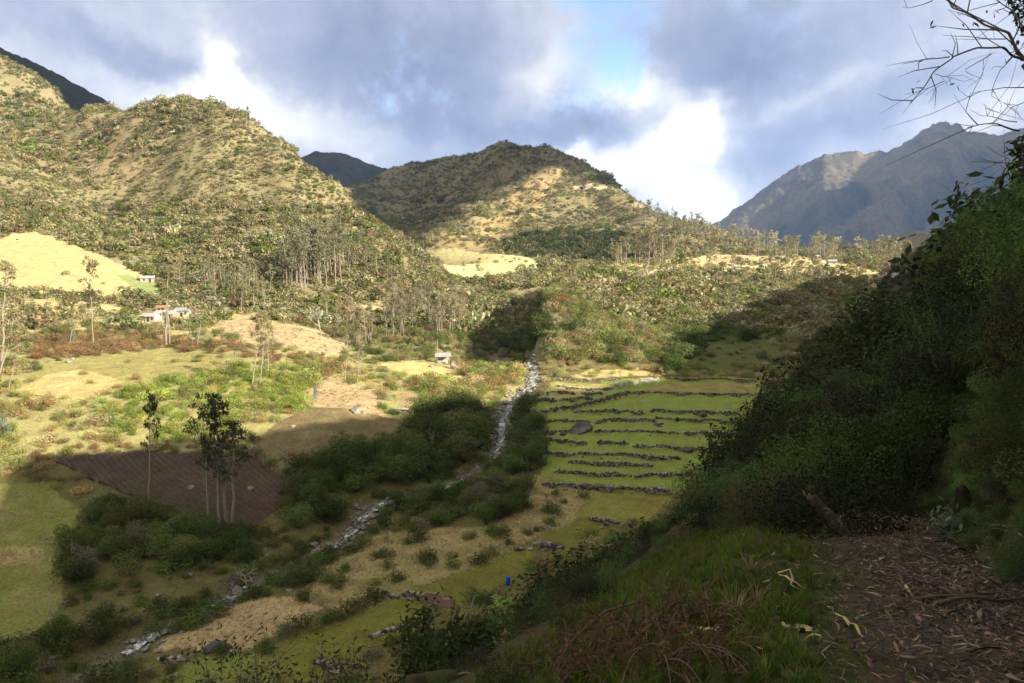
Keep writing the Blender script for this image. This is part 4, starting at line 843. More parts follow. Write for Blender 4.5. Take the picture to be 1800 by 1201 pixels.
PAL = {'hill': [((.27, .25, .115), 3.8), ((.35, .325, .19), 2.4), ((.16, .175, .07), 2.8), ((.32, .26, .14), 1.0), ((.22, .17, .07), .4), ((.16, .2, .045), 1.4)],
 'thicket': [((.21, .27, .055), 3), ((.28, .34, .075), 3), ((.36, .36, .10), 1), ((.2, .21, .065), 1)],
 'shelf': [((.30, .30, .10), 2.5), ((.36, .27, .115), 2), ((.21, .27, .065), 2.2), ((.31, .22, .10), .8), ((.42, .37, .18), 1.5)],
 'river': [((.095, .135, .034), 3), ((.135, .15, .042), 2.5), ((.08, .10, .03), 2), ((.2, .185, .125), .8), ((.125, .185, .038), 1.4)],
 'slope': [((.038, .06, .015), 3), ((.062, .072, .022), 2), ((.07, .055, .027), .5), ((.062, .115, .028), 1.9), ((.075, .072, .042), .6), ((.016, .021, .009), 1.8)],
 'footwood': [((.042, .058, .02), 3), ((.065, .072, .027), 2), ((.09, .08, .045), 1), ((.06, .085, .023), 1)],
 'mound': [((.22, .235, .078), 3), ((.30, .28, .14), 2), ((.11, .15, .04), 2.6), ((.30, .24, .12), 1), ((.22, .15, .065), .4)],
 'hillwood': [((.06, .08, .026), 3), ((.1, .11, .04), 2), ((.2, .17, .09), 1)],
 'hedge': [((.27, .18, .085), 3), ((.24, .165, .08), 2), ((.36, .25, .12), 1), ((.19, .19, .06), .9)],
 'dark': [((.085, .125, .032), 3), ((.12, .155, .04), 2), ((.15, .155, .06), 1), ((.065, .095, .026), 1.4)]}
def paint(P, key, seed=1, sd=.2):
    pal = PAL[key]; w = np.array([a[1] for a in pal], float); w /= w.sum(); c = np.cumsum(w); n = len(P); r = np.random.RandomState(seed)
    x = P[:, 0]; y = P[:, 1]; u = fbm(x/22+seed, y/22, 3); rk = np.argsort(np.argsort(u+r.randn(n)*.22))/max(n, 1); k = np.minimum(np.searchsorted(c, rk), len(pal)-1)
    o = np.random.RandomState(seed+5).permutation(len(pal)); return np.array([a[0] for a in pal])[k]*np.exp(r.randn(n, 1)*sd)*np.exp(r.randn(n, 3)*.05)
Z3 = lambda P: np.concatenate([P, H(P[:, 0], P[:, 1])[:, None]], 1)
def nearwall(P, d0=1.0):
    m = np.zeros(len(P), bool)
    for L in WALL3:
        a = np.array(L); k = (np.abs(P[:, 0]-a[:, 0].mean()) < 40) & (np.abs(P[:, 1]-a[:, 1].mean()) < 40)
        if k.any(): m[k] |= seg_dist(P[k, 0], P[k, 1], L)[0] < d0
    return m
HOUSES = [(o.location.x, o.location.y) for o in COL.objects if o.get('category') in ('house', 'shed')]
def nearhouse(P, d0=7.0):
    m = np.zeros(len(P), bool)
    for hx, hy in HOUSES: m |= (np.abs(P[:, 0]-hx) < d0) & (P[:, 1] > hy-d0*2.5) & (P[:, 1] < hy+d0*.8)
    return m
def hills_scrub():
    P = rings(325, 640, 1.1, grow=.0017); c, d, n_ = zone_fields(P[:, 0], P[:, 1]); dn = d*(.72+.8*fbm(P[:, 0]/40, P[:, 1]/40, 4))
    P = P[(rs.rand(len(P)) < dn) & (n_ < .5)]; P = P[~nearhouse(P)]; Q = Z3(P); s = np.exp(rs.randn(len(P))*.42)*1.5*(1+.6*(Q[:, 2] < 20)); scatter('hillside_scrub', Q, s, rs.randint(5, size=len(P)), paint(P, 'hill'), FAR)
    P = rings(640, 1650, 1.7, grow=.002); c, d, n_ = zone_fields(P[:, 0], P[:, 1]); dn = d*(.55+.95*fbm(P[:, 0]/70, P[:, 1]/70, 4)); P = P[(rs.rand(len(P)) < dn) & (n_ < .5)]; P = P[~nearhouse(P, 12)]; Q = Z3(P); s = np.exp(rs.randn(len(P))*.42)*3.0; scatter('distant_scrub', Q, s, rs.randint(5, size=len(P)), np.where(inpoly(P[:, 0], P[:, 1], ZD['hill_wood'][1])[:, None], paint(P, 'hillwood', 4), paint(P, 'hill', 3)), FAR)
hills_scrub()
# ---------------------------------------------------------------- telling each plant apart: what it stands nearest to
LM = [('the long flat boulder', 373, 1145), ('the straw field', 420, 1100), ('the wide leafless tree', 440, 1030), ('the lone grey boulder', 186, 1070), ('the pale meadow-edge tree', 100, 1080), ('the left meadow', 60, 950), ('the dark ploughed field', 280, 880), ('the four tall gum trees', 390, 915), ('the lone field gum', 262, 890), ('the ploughed field corner', 440, 930),
 ('the white water rapids', 610, 940), ('the upper rapids', 655, 885), ('the stone-strewn stream bend', 800, 850), ('the stony stream reach', 885, 750), ('the biggest dark boulder', 1021, 750), ('the lowest long terrace wall', 1068, 858), ('the wide yellowish plot', 1090, 890), ('the tall wall corner', 950, 960), ('the blue barrel', 893, 1020), ('the mud brick wall', 775, 1058), ('the near green plots', 640, 1110), ('the narrow green plot', 850, 1010),
 ('the bank field', 600, 780), ('the large stubble boulder', 625, 720), ('the corn stubble', 600, 690), ('the bright green thicket', 320, 720), ('the fallow field', 300, 640), ('the brown hedge', 200, 605), ('the white farmhouse row', 290, 562), ('the pink and white house', 256, 492), ('the dry hill pasture', 120, 460), ('the maize patch', 520, 585), ('the pair of bent pale gums', 460, 670), ('the open shed', 785, 636), ('the standing rock', 798, 645), ('the dry clearing', 740, 655), ('the tall gum wood', 550, 495), ('the pale-stemmed plantation', 740, 580),
 ('the stream gap', 930, 640), ('the rocky mound edge', 968, 580), ('the mound', 1080, 560), ('the pale rubble wall', 1120, 672), ('the shaded glade', 1280, 610), ('the far pasture', 850, 468), ('the long white far house', 1465, 462), ('the white plateau house', 1343, 470), ('the plateau scar', 1290, 455), ('the tree-lined far ridge', 1200, 395), ('the central hill', 950, 350), ('the slope-top house', 1581, 487), ('the rounded wall boulder', 1068, 860), ('the boulder under the shrubs', 1212, 798),
 ('the leaning log', 1455, 905), ('the charred stump', 1690, 875), ('the path bend', 1530, 915), ('the broad-leaved bush', 790, 1110), ('the twisted terrace bush', 1190, 750), ('the mid terrace ends', 1290, 740), ('the upper terrace ends', 1335, 672), ('the lower terrace ends', 1190, 865)]
ORD = ['', 'second', 'third', 'fourth', 'fifth', 'sixth', 'seventh', 'eighth', 'ninth', 'tenth', 'eleventh', 'twelfth', 'thirteenth', 'fourteenth', 'fifteenth', 'sixteenth', 'seventeenth', 'eighteenth', 'nineteenth', 'twentieth']
def hue_word(c):
    r, g, b = [float(v) for v in c]; l = .3*r+.6*g+.1*b
    if r > g*1.28: return 'reddish brown' if r > g*1.6 else 'brown'
    if b > g*.62: return 'grey' if l > .08 else 'dark grey'
    if g > r*1.22: return 'bright green' if l > .09 else ('green' if l > .055 else 'dark green')
    return 'pale olive' if l > .14 else ('olive' if l > .065 else 'dark olive')
def name_all(items, group):
    """items: (object, position, height, kind word, colour). Writes a label of its own on each."""
    keyed = {}; P = np.array([i[1] for i in items], float); px, py = topix(P); lx = np.array([l[1] for l in LM]); ly = np.array([l[2] for l in LM]); hs = np.array([i[2] for i in items]); q = np.quantile(hs, [.33, .67])
    for n, (o, p, h, kw, c) in enumerate(items):
        d = np.hypot(px[n]-lx, (py[n]-ly)*1.6); k = int(d.argmin()); dx = px[n]-lx[k]; dy = py[n]-ly[k]; rel = ('right of' if dx > 0 else 'left of') if abs(dx) > abs(dy)*1.3 else ('in front of' if dy > 0 else 'behind')
        sz = ['small', '', 'large'][int((h > q[0]))+int(h > q[1])]; keyed.setdefault((sz, c, kw, rel, k), []).append((d[k], o))
    for (sz, c, kw, rel, k), L in keyed.items():
        L.sort(key=lambda a: a[0])
        for n, (_, o) in enumerate(L):
            w = (sz+' '+c+' '+kw).strip()+(', ' if n == 0 else ', '+(ORD[n] if n < 20 else 'far')+' ')+('nearest' if n else 'nearest')+' '+rel+' '+LM[k][1-1]
            tag(o, w.replace('  ', ' '), kw.split()[-1], group)

# ---------------------------------------------------------------- shrubs and small trees of the valley floor and the slope
AREAS = [ # outline in the photo, density, palette, height range, spacing
 ('thicket', [(205,690),(330,655),(430,645),(452,700),(408,762),(300,790),(225,795),(150,745)], .95, 'thicket', (1.6, 3.2)),
 ('thicket2', [(452,668),(490,640),(560,650),(560,690),(530,722),(455,725)], .9, 'thicket', (2.0, 3.6)),
 ('thicket3', [(480,612),(560,628),(610,632),(640,690),(570,660),(500,640)], .85, 'shelf', (2.0, 3.6)),
 ('hedge', [(60,592),(180,586),(300,590),(372,612),(300,626),(180,628),(60,634)], .97, 'hedge', (1.8, 3.2)),
 ('hedge2', [(345,598),(440,606),(560,628),(480,640),(410,625)], .9, 'hedge', (1.5, 2.6)),
 ('hedge3', [(60,520),(180,528),(280,530),(220,545),(60,532)], .9, 'hedge', (1.4, 2.4)),
 ('left', [(0,660),(60,650),(30,700),(150,720),(260,790),(120,800),(0,840)], .62, 'shelf', (1.5, 3.2)),
 ('bank_edge', [(0,790),(80,800),(240,790),(420,795),(420,782),(240,775),(80,780)], .85, 'hedge', (1.0, 2.0)),
 ('stream_left', [(95,985),(138,900),(180,886),(250,892),(330,928),(432,948),(480,948),(470,975),(390,1005),(250,1010),(130,1045)], .97, 'river', (2.4, 4.6)),
 ('field_corner', [(508,850),(560,815),(640,795),(640,870),(560,930),(512,925)], .93, 'dark', (3.5, 6.0)),
 ('stream_bank', [(600,810),(720,745),(770,722),(862,722),(850,800),(780,832),(640,868)], .96, 'dark', (3.4, 6.6)),
 ('stream_mid', [(640,905),(700,880),(800,862),(915,848),(932,890),(860,922),(700,922)], .95, 'river', (2.6, 4.6)),
 ('stream_right', [(905,700),(938,712),(960,735),(945,830),(905,838),(880,800)], .95, 'dark', (3.0, 5.4)),
 ('stream_low', [(560,985),(640,925),(700,925),(640,965),(580,1000),(545,1040),(440,1050),(500,1010)], .6, 'river', (1.6, 3.0)),
 ('stream_edge', [(380,1065),(470,1040),(550,1035),(560,1058),(470,1060)], .7, 'river', (1.6, 2.6)),
 ('meadow_gap', [(140,1045),(260,1012),(400,1005),(470,985),(500,1000),(400,1040),(260,1110),(180,1100)], .5, 'river', (1.0, 2.0)),
 ('corner_left', [(0,1150),(60,1128),(150,1085),(230,1100),(200,1160),(120,1215),(0,1215)], .9, 'river', (2.4, 4.4)),
 ('corner_right', [(200,1165),(240,1120),(280,1150),(270,1170),(230,1201),(160,1215)], .9, 'river', (2.0, 3.6)),
 ('west_gap', [(880,640),(930,650),(920,690),(870,730),(800,720),(700,700),(720,640)], .7, 'shelf', (2.0, 3.8)),
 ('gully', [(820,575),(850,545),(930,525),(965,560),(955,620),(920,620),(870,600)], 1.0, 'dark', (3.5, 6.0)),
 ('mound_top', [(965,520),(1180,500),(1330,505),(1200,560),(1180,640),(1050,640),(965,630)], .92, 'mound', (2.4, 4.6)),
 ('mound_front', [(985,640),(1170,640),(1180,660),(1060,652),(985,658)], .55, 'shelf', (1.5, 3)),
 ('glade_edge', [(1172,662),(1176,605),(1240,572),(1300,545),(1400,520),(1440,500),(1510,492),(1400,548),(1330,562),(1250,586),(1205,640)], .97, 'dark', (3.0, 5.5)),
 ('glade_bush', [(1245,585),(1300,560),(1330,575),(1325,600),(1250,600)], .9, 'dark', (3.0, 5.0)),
 ('terrace_side', [(930,860),(960,850),(1010,862),(960,880)], .15, 'river', (1, 2))]
APL = [(a, gpoly(p, 72.0), d, pal, h) for a, p, d, pal, h in AREAS]
TOPS = [(0,1300),(330,1260),(480,1172),(560,1150),(640,1190),(720,1140),(760,1080),(840,1070),(860,1042),(930,985),(1000,962),(1060,935),(1110,915),(1150,890),(1200,850),(1235,785),(1280,740),(1310,690),(1350,650),(1380,610),(1395,575),(1440,540),(1480,500),(1530,485),(1580,455),(1610,432),(1640,405),(1680,350),(1720,318),(1760,282),(1800,240),(1900,160),(2600,0)]
def top_limit(px): return np.interp(px, [a for a, b in TOPS], [b for a, b in TOPS])
def max_height(P, rel=.45):
    """how tall a plant may grow before it would stick out of the slope's outline"""
    px, py = topix(P); Y = np.maximum(P[:, 1], .5); h = np.full(len(P), 2.0)
    for _ in range(4):
        lim = np.maximum(top_limit(px-.55*np.maximum(h, .3)*F/Y), top_limit(px)); h = .5*h+.5*np.maximum((py-lim)/F*Y, 0)
    return np.maximum((py-lim)/F*Y, 0)
SHRUBS = []                             # pos, height, tint, mesh set, zone
def valley_plants():
    P = rings(64, 335, 1.9, grow=.0012, a0=-40, a1=36); x, y = P[:, 0], P[:, 1]; c, d, n_ = zone_fields(x, y); far = sstep(240, 330, np.hypot(x, y))
    den = d*(.5+.25*far+.5*fbm(x/14, y/14, 3)); key = np.full(len(P), -1); lo = np.full(len(P), 1.3); hi = np.full(len(P), 2.8)+1.2*far
    xw = x+gnoise(x/3, y/3)*1.5; yw = y+gnoise(x/3+20, y/3)*1.5
    for i, (a, poly, dd, pal, h) in enumerate(APL):
        m = inpoly(xw, yw, poly) & (d > .1); den[m] = dd*(.85 if pal == 'mound' else .64); key[m] = i; lo[m] = h[0]; hi[m] = h[1]
    gap = Nslope(x, y)-Vbase(x, y); foot = (gap > -13+gnoise(x/12, y/12)*5) & (y > 190) & (x > 40); den[foot] = .85; key[foot] = len(APL); lo[foot] = 4.5; hi[foot] = 8.5
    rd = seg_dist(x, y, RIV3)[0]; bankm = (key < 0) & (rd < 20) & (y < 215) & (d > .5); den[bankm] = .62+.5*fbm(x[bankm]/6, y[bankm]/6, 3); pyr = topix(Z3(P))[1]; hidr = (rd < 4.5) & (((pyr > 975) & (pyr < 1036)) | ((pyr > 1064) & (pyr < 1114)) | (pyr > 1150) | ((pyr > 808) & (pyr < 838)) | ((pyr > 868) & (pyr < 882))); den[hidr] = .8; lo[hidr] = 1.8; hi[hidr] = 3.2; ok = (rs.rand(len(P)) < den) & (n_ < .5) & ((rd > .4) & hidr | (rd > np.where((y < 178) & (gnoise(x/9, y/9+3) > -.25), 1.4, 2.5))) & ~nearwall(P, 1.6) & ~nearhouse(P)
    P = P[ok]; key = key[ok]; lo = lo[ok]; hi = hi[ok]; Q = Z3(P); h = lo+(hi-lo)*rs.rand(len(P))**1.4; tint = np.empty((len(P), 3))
    dflt = np.where(np.hypot(P[:, 0], P[:, 1]) > 255, 2, np.where((seg_dist(P[:, 0], P[:, 1], RIV3)[0] < 38) & (P[:, 1] < 215), 1, 0))
    for k, nm in enumerate(('shelf', 'river', 'mound')):
        m = (key < 0) & (dflt == k); tint[m] = paint(P[m], nm, 11+k)
    for i, pal in enumerate([a[3] for a in APL]+['footwood']):
        m = key == i
        if m.any(): tint[m] = paint(P[m], pal, 20+i)
    k_ = key == len(APL); h[k_] = np.minimum(h[k_], np.maximum(max_height(Q[k_]), 1.2)*rs.uniform(.7, 1, k_.sum()))
    tall = (h > 3.6); tw = (rs.rand(len(P)) < .13) & ~tall
    for i in range(len(P)): SHRUBS.append((Q[i], h[i], tint[i], 'tree' if tall[i] else ('twig' if tw[i] else 'bush'), 'v'))
valley_plants()
def slope_plants():
    P = np.concatenate([rings(2.2, 70, .72, grow=.021, a0=-42, a1=41), rings(70, 540, 1.7, grow=.0035, a0=-42, a1=38)]); x, y = P[:, 0], P[:, 1]; r = np.hypot(x, y); n = path_n(x, y); N_ = Nslope(x, y)-Vbase(x, y)
    bw = np.interp(y, [0, 10, 25, 60], [1.0, 1.1, .7, .3]); on = (n > -bw-np.interp(y, [0, 6, 10, 20], [.5, .5, .3, .2])) & (n < bw+.1) & (y < 7.7)
    bank = (n > 0) & (n < 3.4) & (y < 9); lowl = (n < 0) & (n > -1.5) & (y < 6)
    ok = (N_ > .2) & ~on & (rs.rand(len(P)) < .93); P = P[ok]; bank = bank[ok]; lowl = lowl[ok]; r = r[ok]; n = n[ok]; Q = Z3(P)
    cl = np.clip(.95+1.1*fbm(P[:, 0]/np.maximum(r*.12, 1.5), P[:, 1]/np.maximum(r*.12, 1.5), 3), .4, 1.7); h = np.interp(r, [2, 6, 12, 30, 80, 200], [.5, 1.2, 2.5, 3.9, 4.8, 5.6])*rs.uniform(.6, 1.3, len(P))*cl; up = (n > 2.0) & (Q[:, 1] > 7); h = np.where(up, h*1.5+1.0, h)
    h = np.where(bank, np.minimum(h, np.where(n > 1.6, 1.5, np.where(n > 1.05, .6, .3))), h); h = np.where(lowl, np.minimum(h, .4), h)
    mx = max_height(Q)*(.42+.62*rs.rand(len(P))**.7); px, py = topix(Q); h = np.minimum(h, mx); ok = (h > .22) & ((n < .3) | (Q[:, 1] > 2.6)); P, Q, h, r, n = P[ok], Q[ok], h[ok], r[ok], n[ok]
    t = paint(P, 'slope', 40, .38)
    for i in range(len(P)): SHRUBS.append((Q[i], h[i], t[i], 'tree' if h[i] > 3.6 else ('twig' if rs.rand() < .17 else 'bush'), 's'))
slope_plants()
# bushes and small trees that stand out of the slope
for i, (px, top, Y, kd, pal) in enumerate([(905,1012,24,'twig',5),(962,1002,28,'twig',5),(1012,962,33,'tree',0),(1070,944,31,'tree',2),(1122,922,27,'tree',0),(1170,898,29,'twig',3),(1215,858,25,'tree',1),(1255,798,27,'tree',5),(1300,758,31,'tree',0),(1340,720,35,'tree',1),(1392,688,38,'twig',5),(1330,842,19,'bush',0),(1240,886,16,'tree',2),(1165,932,15,'bush',0),(1095,958,15,'bush',5),(1020,1000,14,'bush',0),(945,1036,15,'bush',2),(1200,960,12,'bush',3),(1120,1000,12,'bush',2),(1050,1045,12,'bush',5),(980,1080,12,'twig',5),(860,1130,17,'bush',0),(1292,902,15,'tree',5),(1400,806,17,'tree',0),(1470,770,18,'tree',2),(1560,700,16,'tree',5),(1625,565,15,'tree',0),(1705,470,13,'tree',3),(1450,610,60,'tree',5),(1410,640,80,'tree',0),(1520,560,70,'tree',1),(1580,500,60,'tree',0),(1350,800,24,'twig',4),(1480,860,13,'twig',3),(1410,900,13,'bush',0)]):
    p = at(px, 600, Y); p[2] = H(p[0], p[1]); base = topix(p)[1]; hh = (base-top)/F*Y*1.0
    if hh > .4: SHRUBS.append((p, float(min(hh, 9)), np.array([[.034, .05, .014], [.052, .06, .02], [.02, .027, .01], [.048, .085, .021], [.08, .075, .045], [.055, .048, .024]][pal]), kd if hh < 4.5 or kd != 'bush' else 'tree', 's'))
def clear_views():
    """drop plants that would stand in front of the few small things seen between them"""
    Q = np.array([s[0] for s in SHRUBS]); h = np.array([s[1] for s in SHRUBS]); r = np.hypot(Q[:, 0], Q[:, 1]); px, py = topix(Q); hp = h*F/r; drop = np.zeros(len(Q), bool)
    for cx, cy_, w, up, rt in [(893,1012,9,14,118), (1455,905,45,40,8.0), (1697,872,22,22,6.4), (775,1055,34,10,112), (1021,752,30,14,205), (735,1050,26,10,112), (373,1138,40,14,98), (951,962,16,10,126), (1068,855,18,8,150), (785,632,16,8,268), (727,1082,8,6,104)]:
        drop |= (np.abs(px-cx) < w+.42*hp) & (py > cy_) & (py-hp*.95 < cy_+up*.5) & (r < rt-.3)
    SHRUBS[:] = [s for s, d in zip(SHRUBS, drop) if not d]
clear_views()
def plant_out():
    Q = np.array([s[0] for s in SHRUBS]); h = np.array([s[1] for s in SHRUBS]); T = np.array([s[2] for s in SHRUBS]); K = np.array([s[3] for s in SHRUBS]); r = np.hypot(Q[:, 0], Q[:, 1]); px, py = topix(Q+np.stack([h*0, h*0, h*.6], -1))
    vis = (px > -30) & (px < 1830) & (py > -10) & (py < 1215) & (Q[:, 1] > 2)
    # is the crown seen from the camera over the ground?
    d = Q+np.stack([h*0, h*0, h*.7], -1); t = np.linspace(.12, .97, 28); S = d[:, None]*t[None, :, None]; hid = np.zeros(len(Q), bool)
    for a in range(0, len(Q), 4000): s = S[a:a+4000]; hid[a:a+4000] = (H(s[..., 0], s[..., 1]) > s[..., 2]).any(1)
    vis &= ~hid; size = h/r; names = {'bush': ('shrub', 'shrub'), 'tree': ('small_tree', 'tree'), 'twig': ('twiggy_shrub', 'twiggy shrub')}; used = np.zeros(len(Q), bool)
    for kd, (nm, kw) in names.items():
        m = np.where((K == kd) & vis)[0]; m = m[np.argsort(-size[m])]
        # of plants hidden one behind another keep the front ones
        occ = np.zeros((120, 180)); keep = []
        for i in m:
            cx, cy_ = int(np.clip(px[i]/10, 0, 179)), int(np.clip(py[i]/10, 0, 119))
            if occ[cy_, cx] > 0 and occ[cy_, cx] < r[i]*.93: continue
            w = max(int(h[i]*.3/r[i]*F/10), 0); occ[max(cy_-w, 0):cy_+w+1, max(cx-w, 0):cx+w+1] = r[i]; keep.append(i)
            if len(keep) == 290: break
        items = []
        for i in keep:
            used[i] = True; near = r[i] < 32
            if kd == 'bush': me = (NEAR if near else MID)[i % (4 if near else 6)]; sc = h[i]*1.05
            elif kd == 'tree': me = NTREE[i % 3] if near else TREES[i % 3]; sc = h[i]*1.0
            else: me = (NEART[i % 2] if near else MIDT[i % 3]); sc = h[i]*.95
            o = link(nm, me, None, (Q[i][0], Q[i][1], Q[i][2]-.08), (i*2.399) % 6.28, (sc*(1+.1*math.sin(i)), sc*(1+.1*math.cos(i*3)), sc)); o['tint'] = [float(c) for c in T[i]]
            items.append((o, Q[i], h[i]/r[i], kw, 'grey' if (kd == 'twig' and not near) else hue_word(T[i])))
        name_all(items, {'bush': 'shrubs of the valley and the slope', 'tree': 'small leafy trees of the valley and the slope', 'twig': 'twiggy shrubs of the valley and the slope'}[kd])
    for nm, m, protos, f in (('slope_undergrowth', (~used) & (r < 32) & (K != 'twig'), NEAR, 1.05), ('slope_twigs', (~used) & (r < 32) & (K == 'twig'), NEART, .95), ('valley_scrub', (~used) & (r >= 32) & (K != 'twig'), MID, 1.05), ('valley_twigs', (~used) & (r >= 32) & (K == 'twig'), MIDT, .95)):
        i = np.where(m)[0]
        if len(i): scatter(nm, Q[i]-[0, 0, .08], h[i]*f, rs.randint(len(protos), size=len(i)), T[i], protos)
    print('plants', len(Q), 'individual', used.sum())
plant_out()

# ---------------------------------------------------------------- trees
GUMT = (.26, .26, .13)
def gum_tree(px, py, top, lab=None, v=0, lean=0.0, tint=GUMT, Y0=70, wide=1.0, rz=None, cat='tree'):
    g = ground(px, py, Y0)[0]; hgt = (py-top)/F*g[1]*1.02; r = empty('eucalyptus_tree', g-[0, 0, .1], (px*1.7+py) % 6.28 if rz is None else rz); sc = (hgt*wide, hgt*wide, hgt)
    a = link('trunk', GUMS[v][0], r); b = link('crown', GUMS[v][1], r); b['tint'] = [float(c)*(1.0 if tint[0] < .11 or tint[0] == .26 else 1.6) for c in tint]; r.scale = sc
    if lean: r.rotation_euler = (0, lean, 0)
    tag(r, lab or '', cat, 'eucalyptus trees of the valley'); return r, g, hgt
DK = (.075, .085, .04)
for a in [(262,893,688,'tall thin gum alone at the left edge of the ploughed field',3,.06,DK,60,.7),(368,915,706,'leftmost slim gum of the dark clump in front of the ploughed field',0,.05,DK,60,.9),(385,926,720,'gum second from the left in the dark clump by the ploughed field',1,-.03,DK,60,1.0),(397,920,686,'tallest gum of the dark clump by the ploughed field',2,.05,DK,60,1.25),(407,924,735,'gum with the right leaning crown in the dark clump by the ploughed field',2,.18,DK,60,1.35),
 (443,679,556,'bent pale gum, left one of three above the bright thicket',1,.12,(.2,.17,.09)),(458,682,563,'pale gum, middle one of three above the bright thicket',0,.16,(.2,.17,.09)),(470,664,568,'pale gum, right one of three above the bright thicket',2,.14,(.17,.16,.09)),
 (292,606,470,'tallest gum in front of the white farmhouse row',3,.06,(.14,.13,.06),60,1.2),(298,606,505,'second gum close beside the tallest one at the farmhouse row',2,.1),(332,606,530,'slim gum right of the farmhouse row above the hedge',1,.03),(347,608,542,'short leaning gum right of the farmhouse row',0,.25),(165,608,466,'gum with narrow dark crown left of the farmhouse row',0,.05,(.1,.1,.05),60,.7),(121,614,545,'short sparse gum on the brown hedge',1,.16,(.22,.19,.11)),
 (2,640,462,'large leaning gum in front of the dry pasture, at its left',2,.22,(.18,.16,.085),60,1.1),(-14,700,520,'leaning gum low at the edge beside the left hedge',1,.3,(.19,.16,.08),60,1.1),(14,690,600,'small leaning gum below the leaning edge gums',0,.35,(.2,.17,.09)),(606,672,592,'pale sparse gum left of two above the corn stubble',1,.05,(.22,.2,.12)),(628,684,600,'pale sparse gum right of two above the corn stubble',3,.06,(.22,.2,.12)),
 (302,500,462,'thin bare-stemmed gum rising right of the pink and white house',3,.08),(855,540,505,'thin bare gum standing alone above the dark gully',3,0.0),(424,548,488,'gum at the left end of the wood above the maize',1,.03),(447,545,470,'gum in the wood above the maize, right of its left end',0,.0),(465,540,486,'short gum in the wood above the maize',2,.02),(372,532,494,'small gum right of the farmyard at the wood edge',1,.05)]:
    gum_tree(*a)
def gum_groups():
    r = np.random.RandomState(77); items = []
    G = [([(490,508),(530,512),(600,508),(640,486),(600,470),(510,480)], 38, (58, 105), (.15,.15,.085)), ([(620,615),(700,600),(810,592),(822,560),(740,545),(640,585)], 52, (38, 72), (.17,.15,.09)), ([(640,560),(700,560),(760,540),(700,528)], 16, (30, 50), (.17,.15,.08)), ([(300,520),(420,545),(480,545),(480,510),(330,490)], 18, (34, 62), (.16,.15,.08)), ([(560,580),(640,600),(620,560),(560,552)], 8, (36, 60), (.24,.2,.13)), ([(600,470),(690,500),(720,490),(640,440)], 14, (30, 50), (.15,.15,.08))]
    for poly, n, (h0, h1), t in G:
        A = np.array(poly, float); k = 0
        while k < n:
            p = r.uniform(A.min(0), A.max(0))
            if not inpoly(p[0:1], p[1:2], [tuple(q) for q in poly])[0]: continue
            hp = r.uniform(h0, h1); o, g, hg = gum_tree(p[0], p[1], p[1]-hp, None, r.randint(4), 0, np.array(t)*np.exp(r.randn()*.2), 200, r.uniform(.8, 1.2)); items.append((o, g, hg/g[1], 'eucalyptus tree', 'pale' if t[0] > .165 else 'grey-green')); k += 1
    name_all(items, 'eucalyptus trees of the valley'); items = []; far = []
    F_ = [([(1130,378),(1200,402),(1262,418),(1262,428),(1200,420),(1130,400)], 60, (20, 34), (.2,.19,.11)), ([(1262,420),(1350,440),(1350,452),(1250,440)], 30, (22, 36), (.22,.2,.12)), ([(1350,446),(1600,452),(1620,462),(1480,458),(1350,456)], 62, (18, 40), (.2,.19,.1)), ([(1540,470),(1630,470),(1620,500),(1540,488)], 24, (26, 50), (.2,.18,.1)), ([(1070,470),(1190,466),(1200,452),(1080,452)], 34, (26, 50), (.15,.14,.075)), ([(846,334),(884,328),(880,320),(850,322)], 10, (14, 24), (.2,.17,.11)), ([(740,440),(765,432),(760,426),(735,430)], 6, (14, 24), (.17,.16,.08)), ([(1190,486),(1420,500),(1440,490),(1200,474)], 26, (18, 34), (.22,.19,.1)), ([(1420,520),(1500,500),(1480,490),(1420,500)], 10, (22, 36), (.1,.1,.05))]
    for poly, n, (h0, h1), t in F_:
        A = np.array(poly, float); k = 0
        while k < n:
            p = r.uniform(A.min(0), A.max(0))
            if not inpoly(p[0:1], p[1:2], [tuple(q) for q in poly])[0]: continue
            g = ground(p[0], p[1], 350)[0]; hp = r.uniform(h0, h1); hg = hp/F*g[1]; tt = np.array(t)*1.5*np.exp(r.randn()*.25); far.append((hp, g, hg, tt)); k += 1
    far.sort(key=lambda a: -a[0])
    for hp, g, hg, tt in far[:105]:
        o = link('eucalyptus_tree', GUMF[r.randint(4)], None, g-[0, 0, .3], r.uniform(0, 6), (hg*1.35, hg*1.35, hg)); o['tint'] = [float(c) for c in tt]; items.append((o, g, hg/g[1], 'eucalyptus tree', 'pale' if tt[0] > .3 else 'dull green'))
    name_all(items, 'far eucalyptus trees of the plateau'); q = far[105:]
    scatter('distant_trees', np.array([a[1] for a in q]), np.array([a[2] for a in q]), r.randint(4, size=len(q)), np.array([a[3] for a in q]), GUMF, 1.0, .03)
    o, g, h = gum_tree(432, 221, 190, 'single gum on the skyline right of the left hill top', 1, .1, (.13,.12,.07), 300, 1.5)
    for (px, py, h, lab) in [(192,577,20,'silver-blue sapling left of the farmhouse row, left one'),(236,575,18,'silver-blue sapling left of the farmhouse row, right one'),(8,760,34,'tall silver-blue sapling at the left meadow edge'),(16,766,24,'shorter silver-blue sapling beside a taller one at the meadow edge'),(555,702,26,'silver-blue sapling above the large stubble boulder'),(131,606,24,'silver-blue sapling behind the brown hedge'),(463,662,26,'silver-blue sapling at the foot of the bent pale gums'),(346,607,24,'silver-blue sapling under the short leaning gum'),(630,618,10,'silver-blue sapling left of the open shed'),(700,620,12,'silver-blue sapling below the pale-stemmed plantation'),(752,598,14,'silver-blue sapling right of the pale-stemmed plantation, first'),(770,596,12,'silver-blue sapling right of the pale-stemmed plantation, second'),(790,594,14,'silver-blue sapling nearest the dark gully'),(878,600,10,'small silver-blue sapling in the dark gully')]:
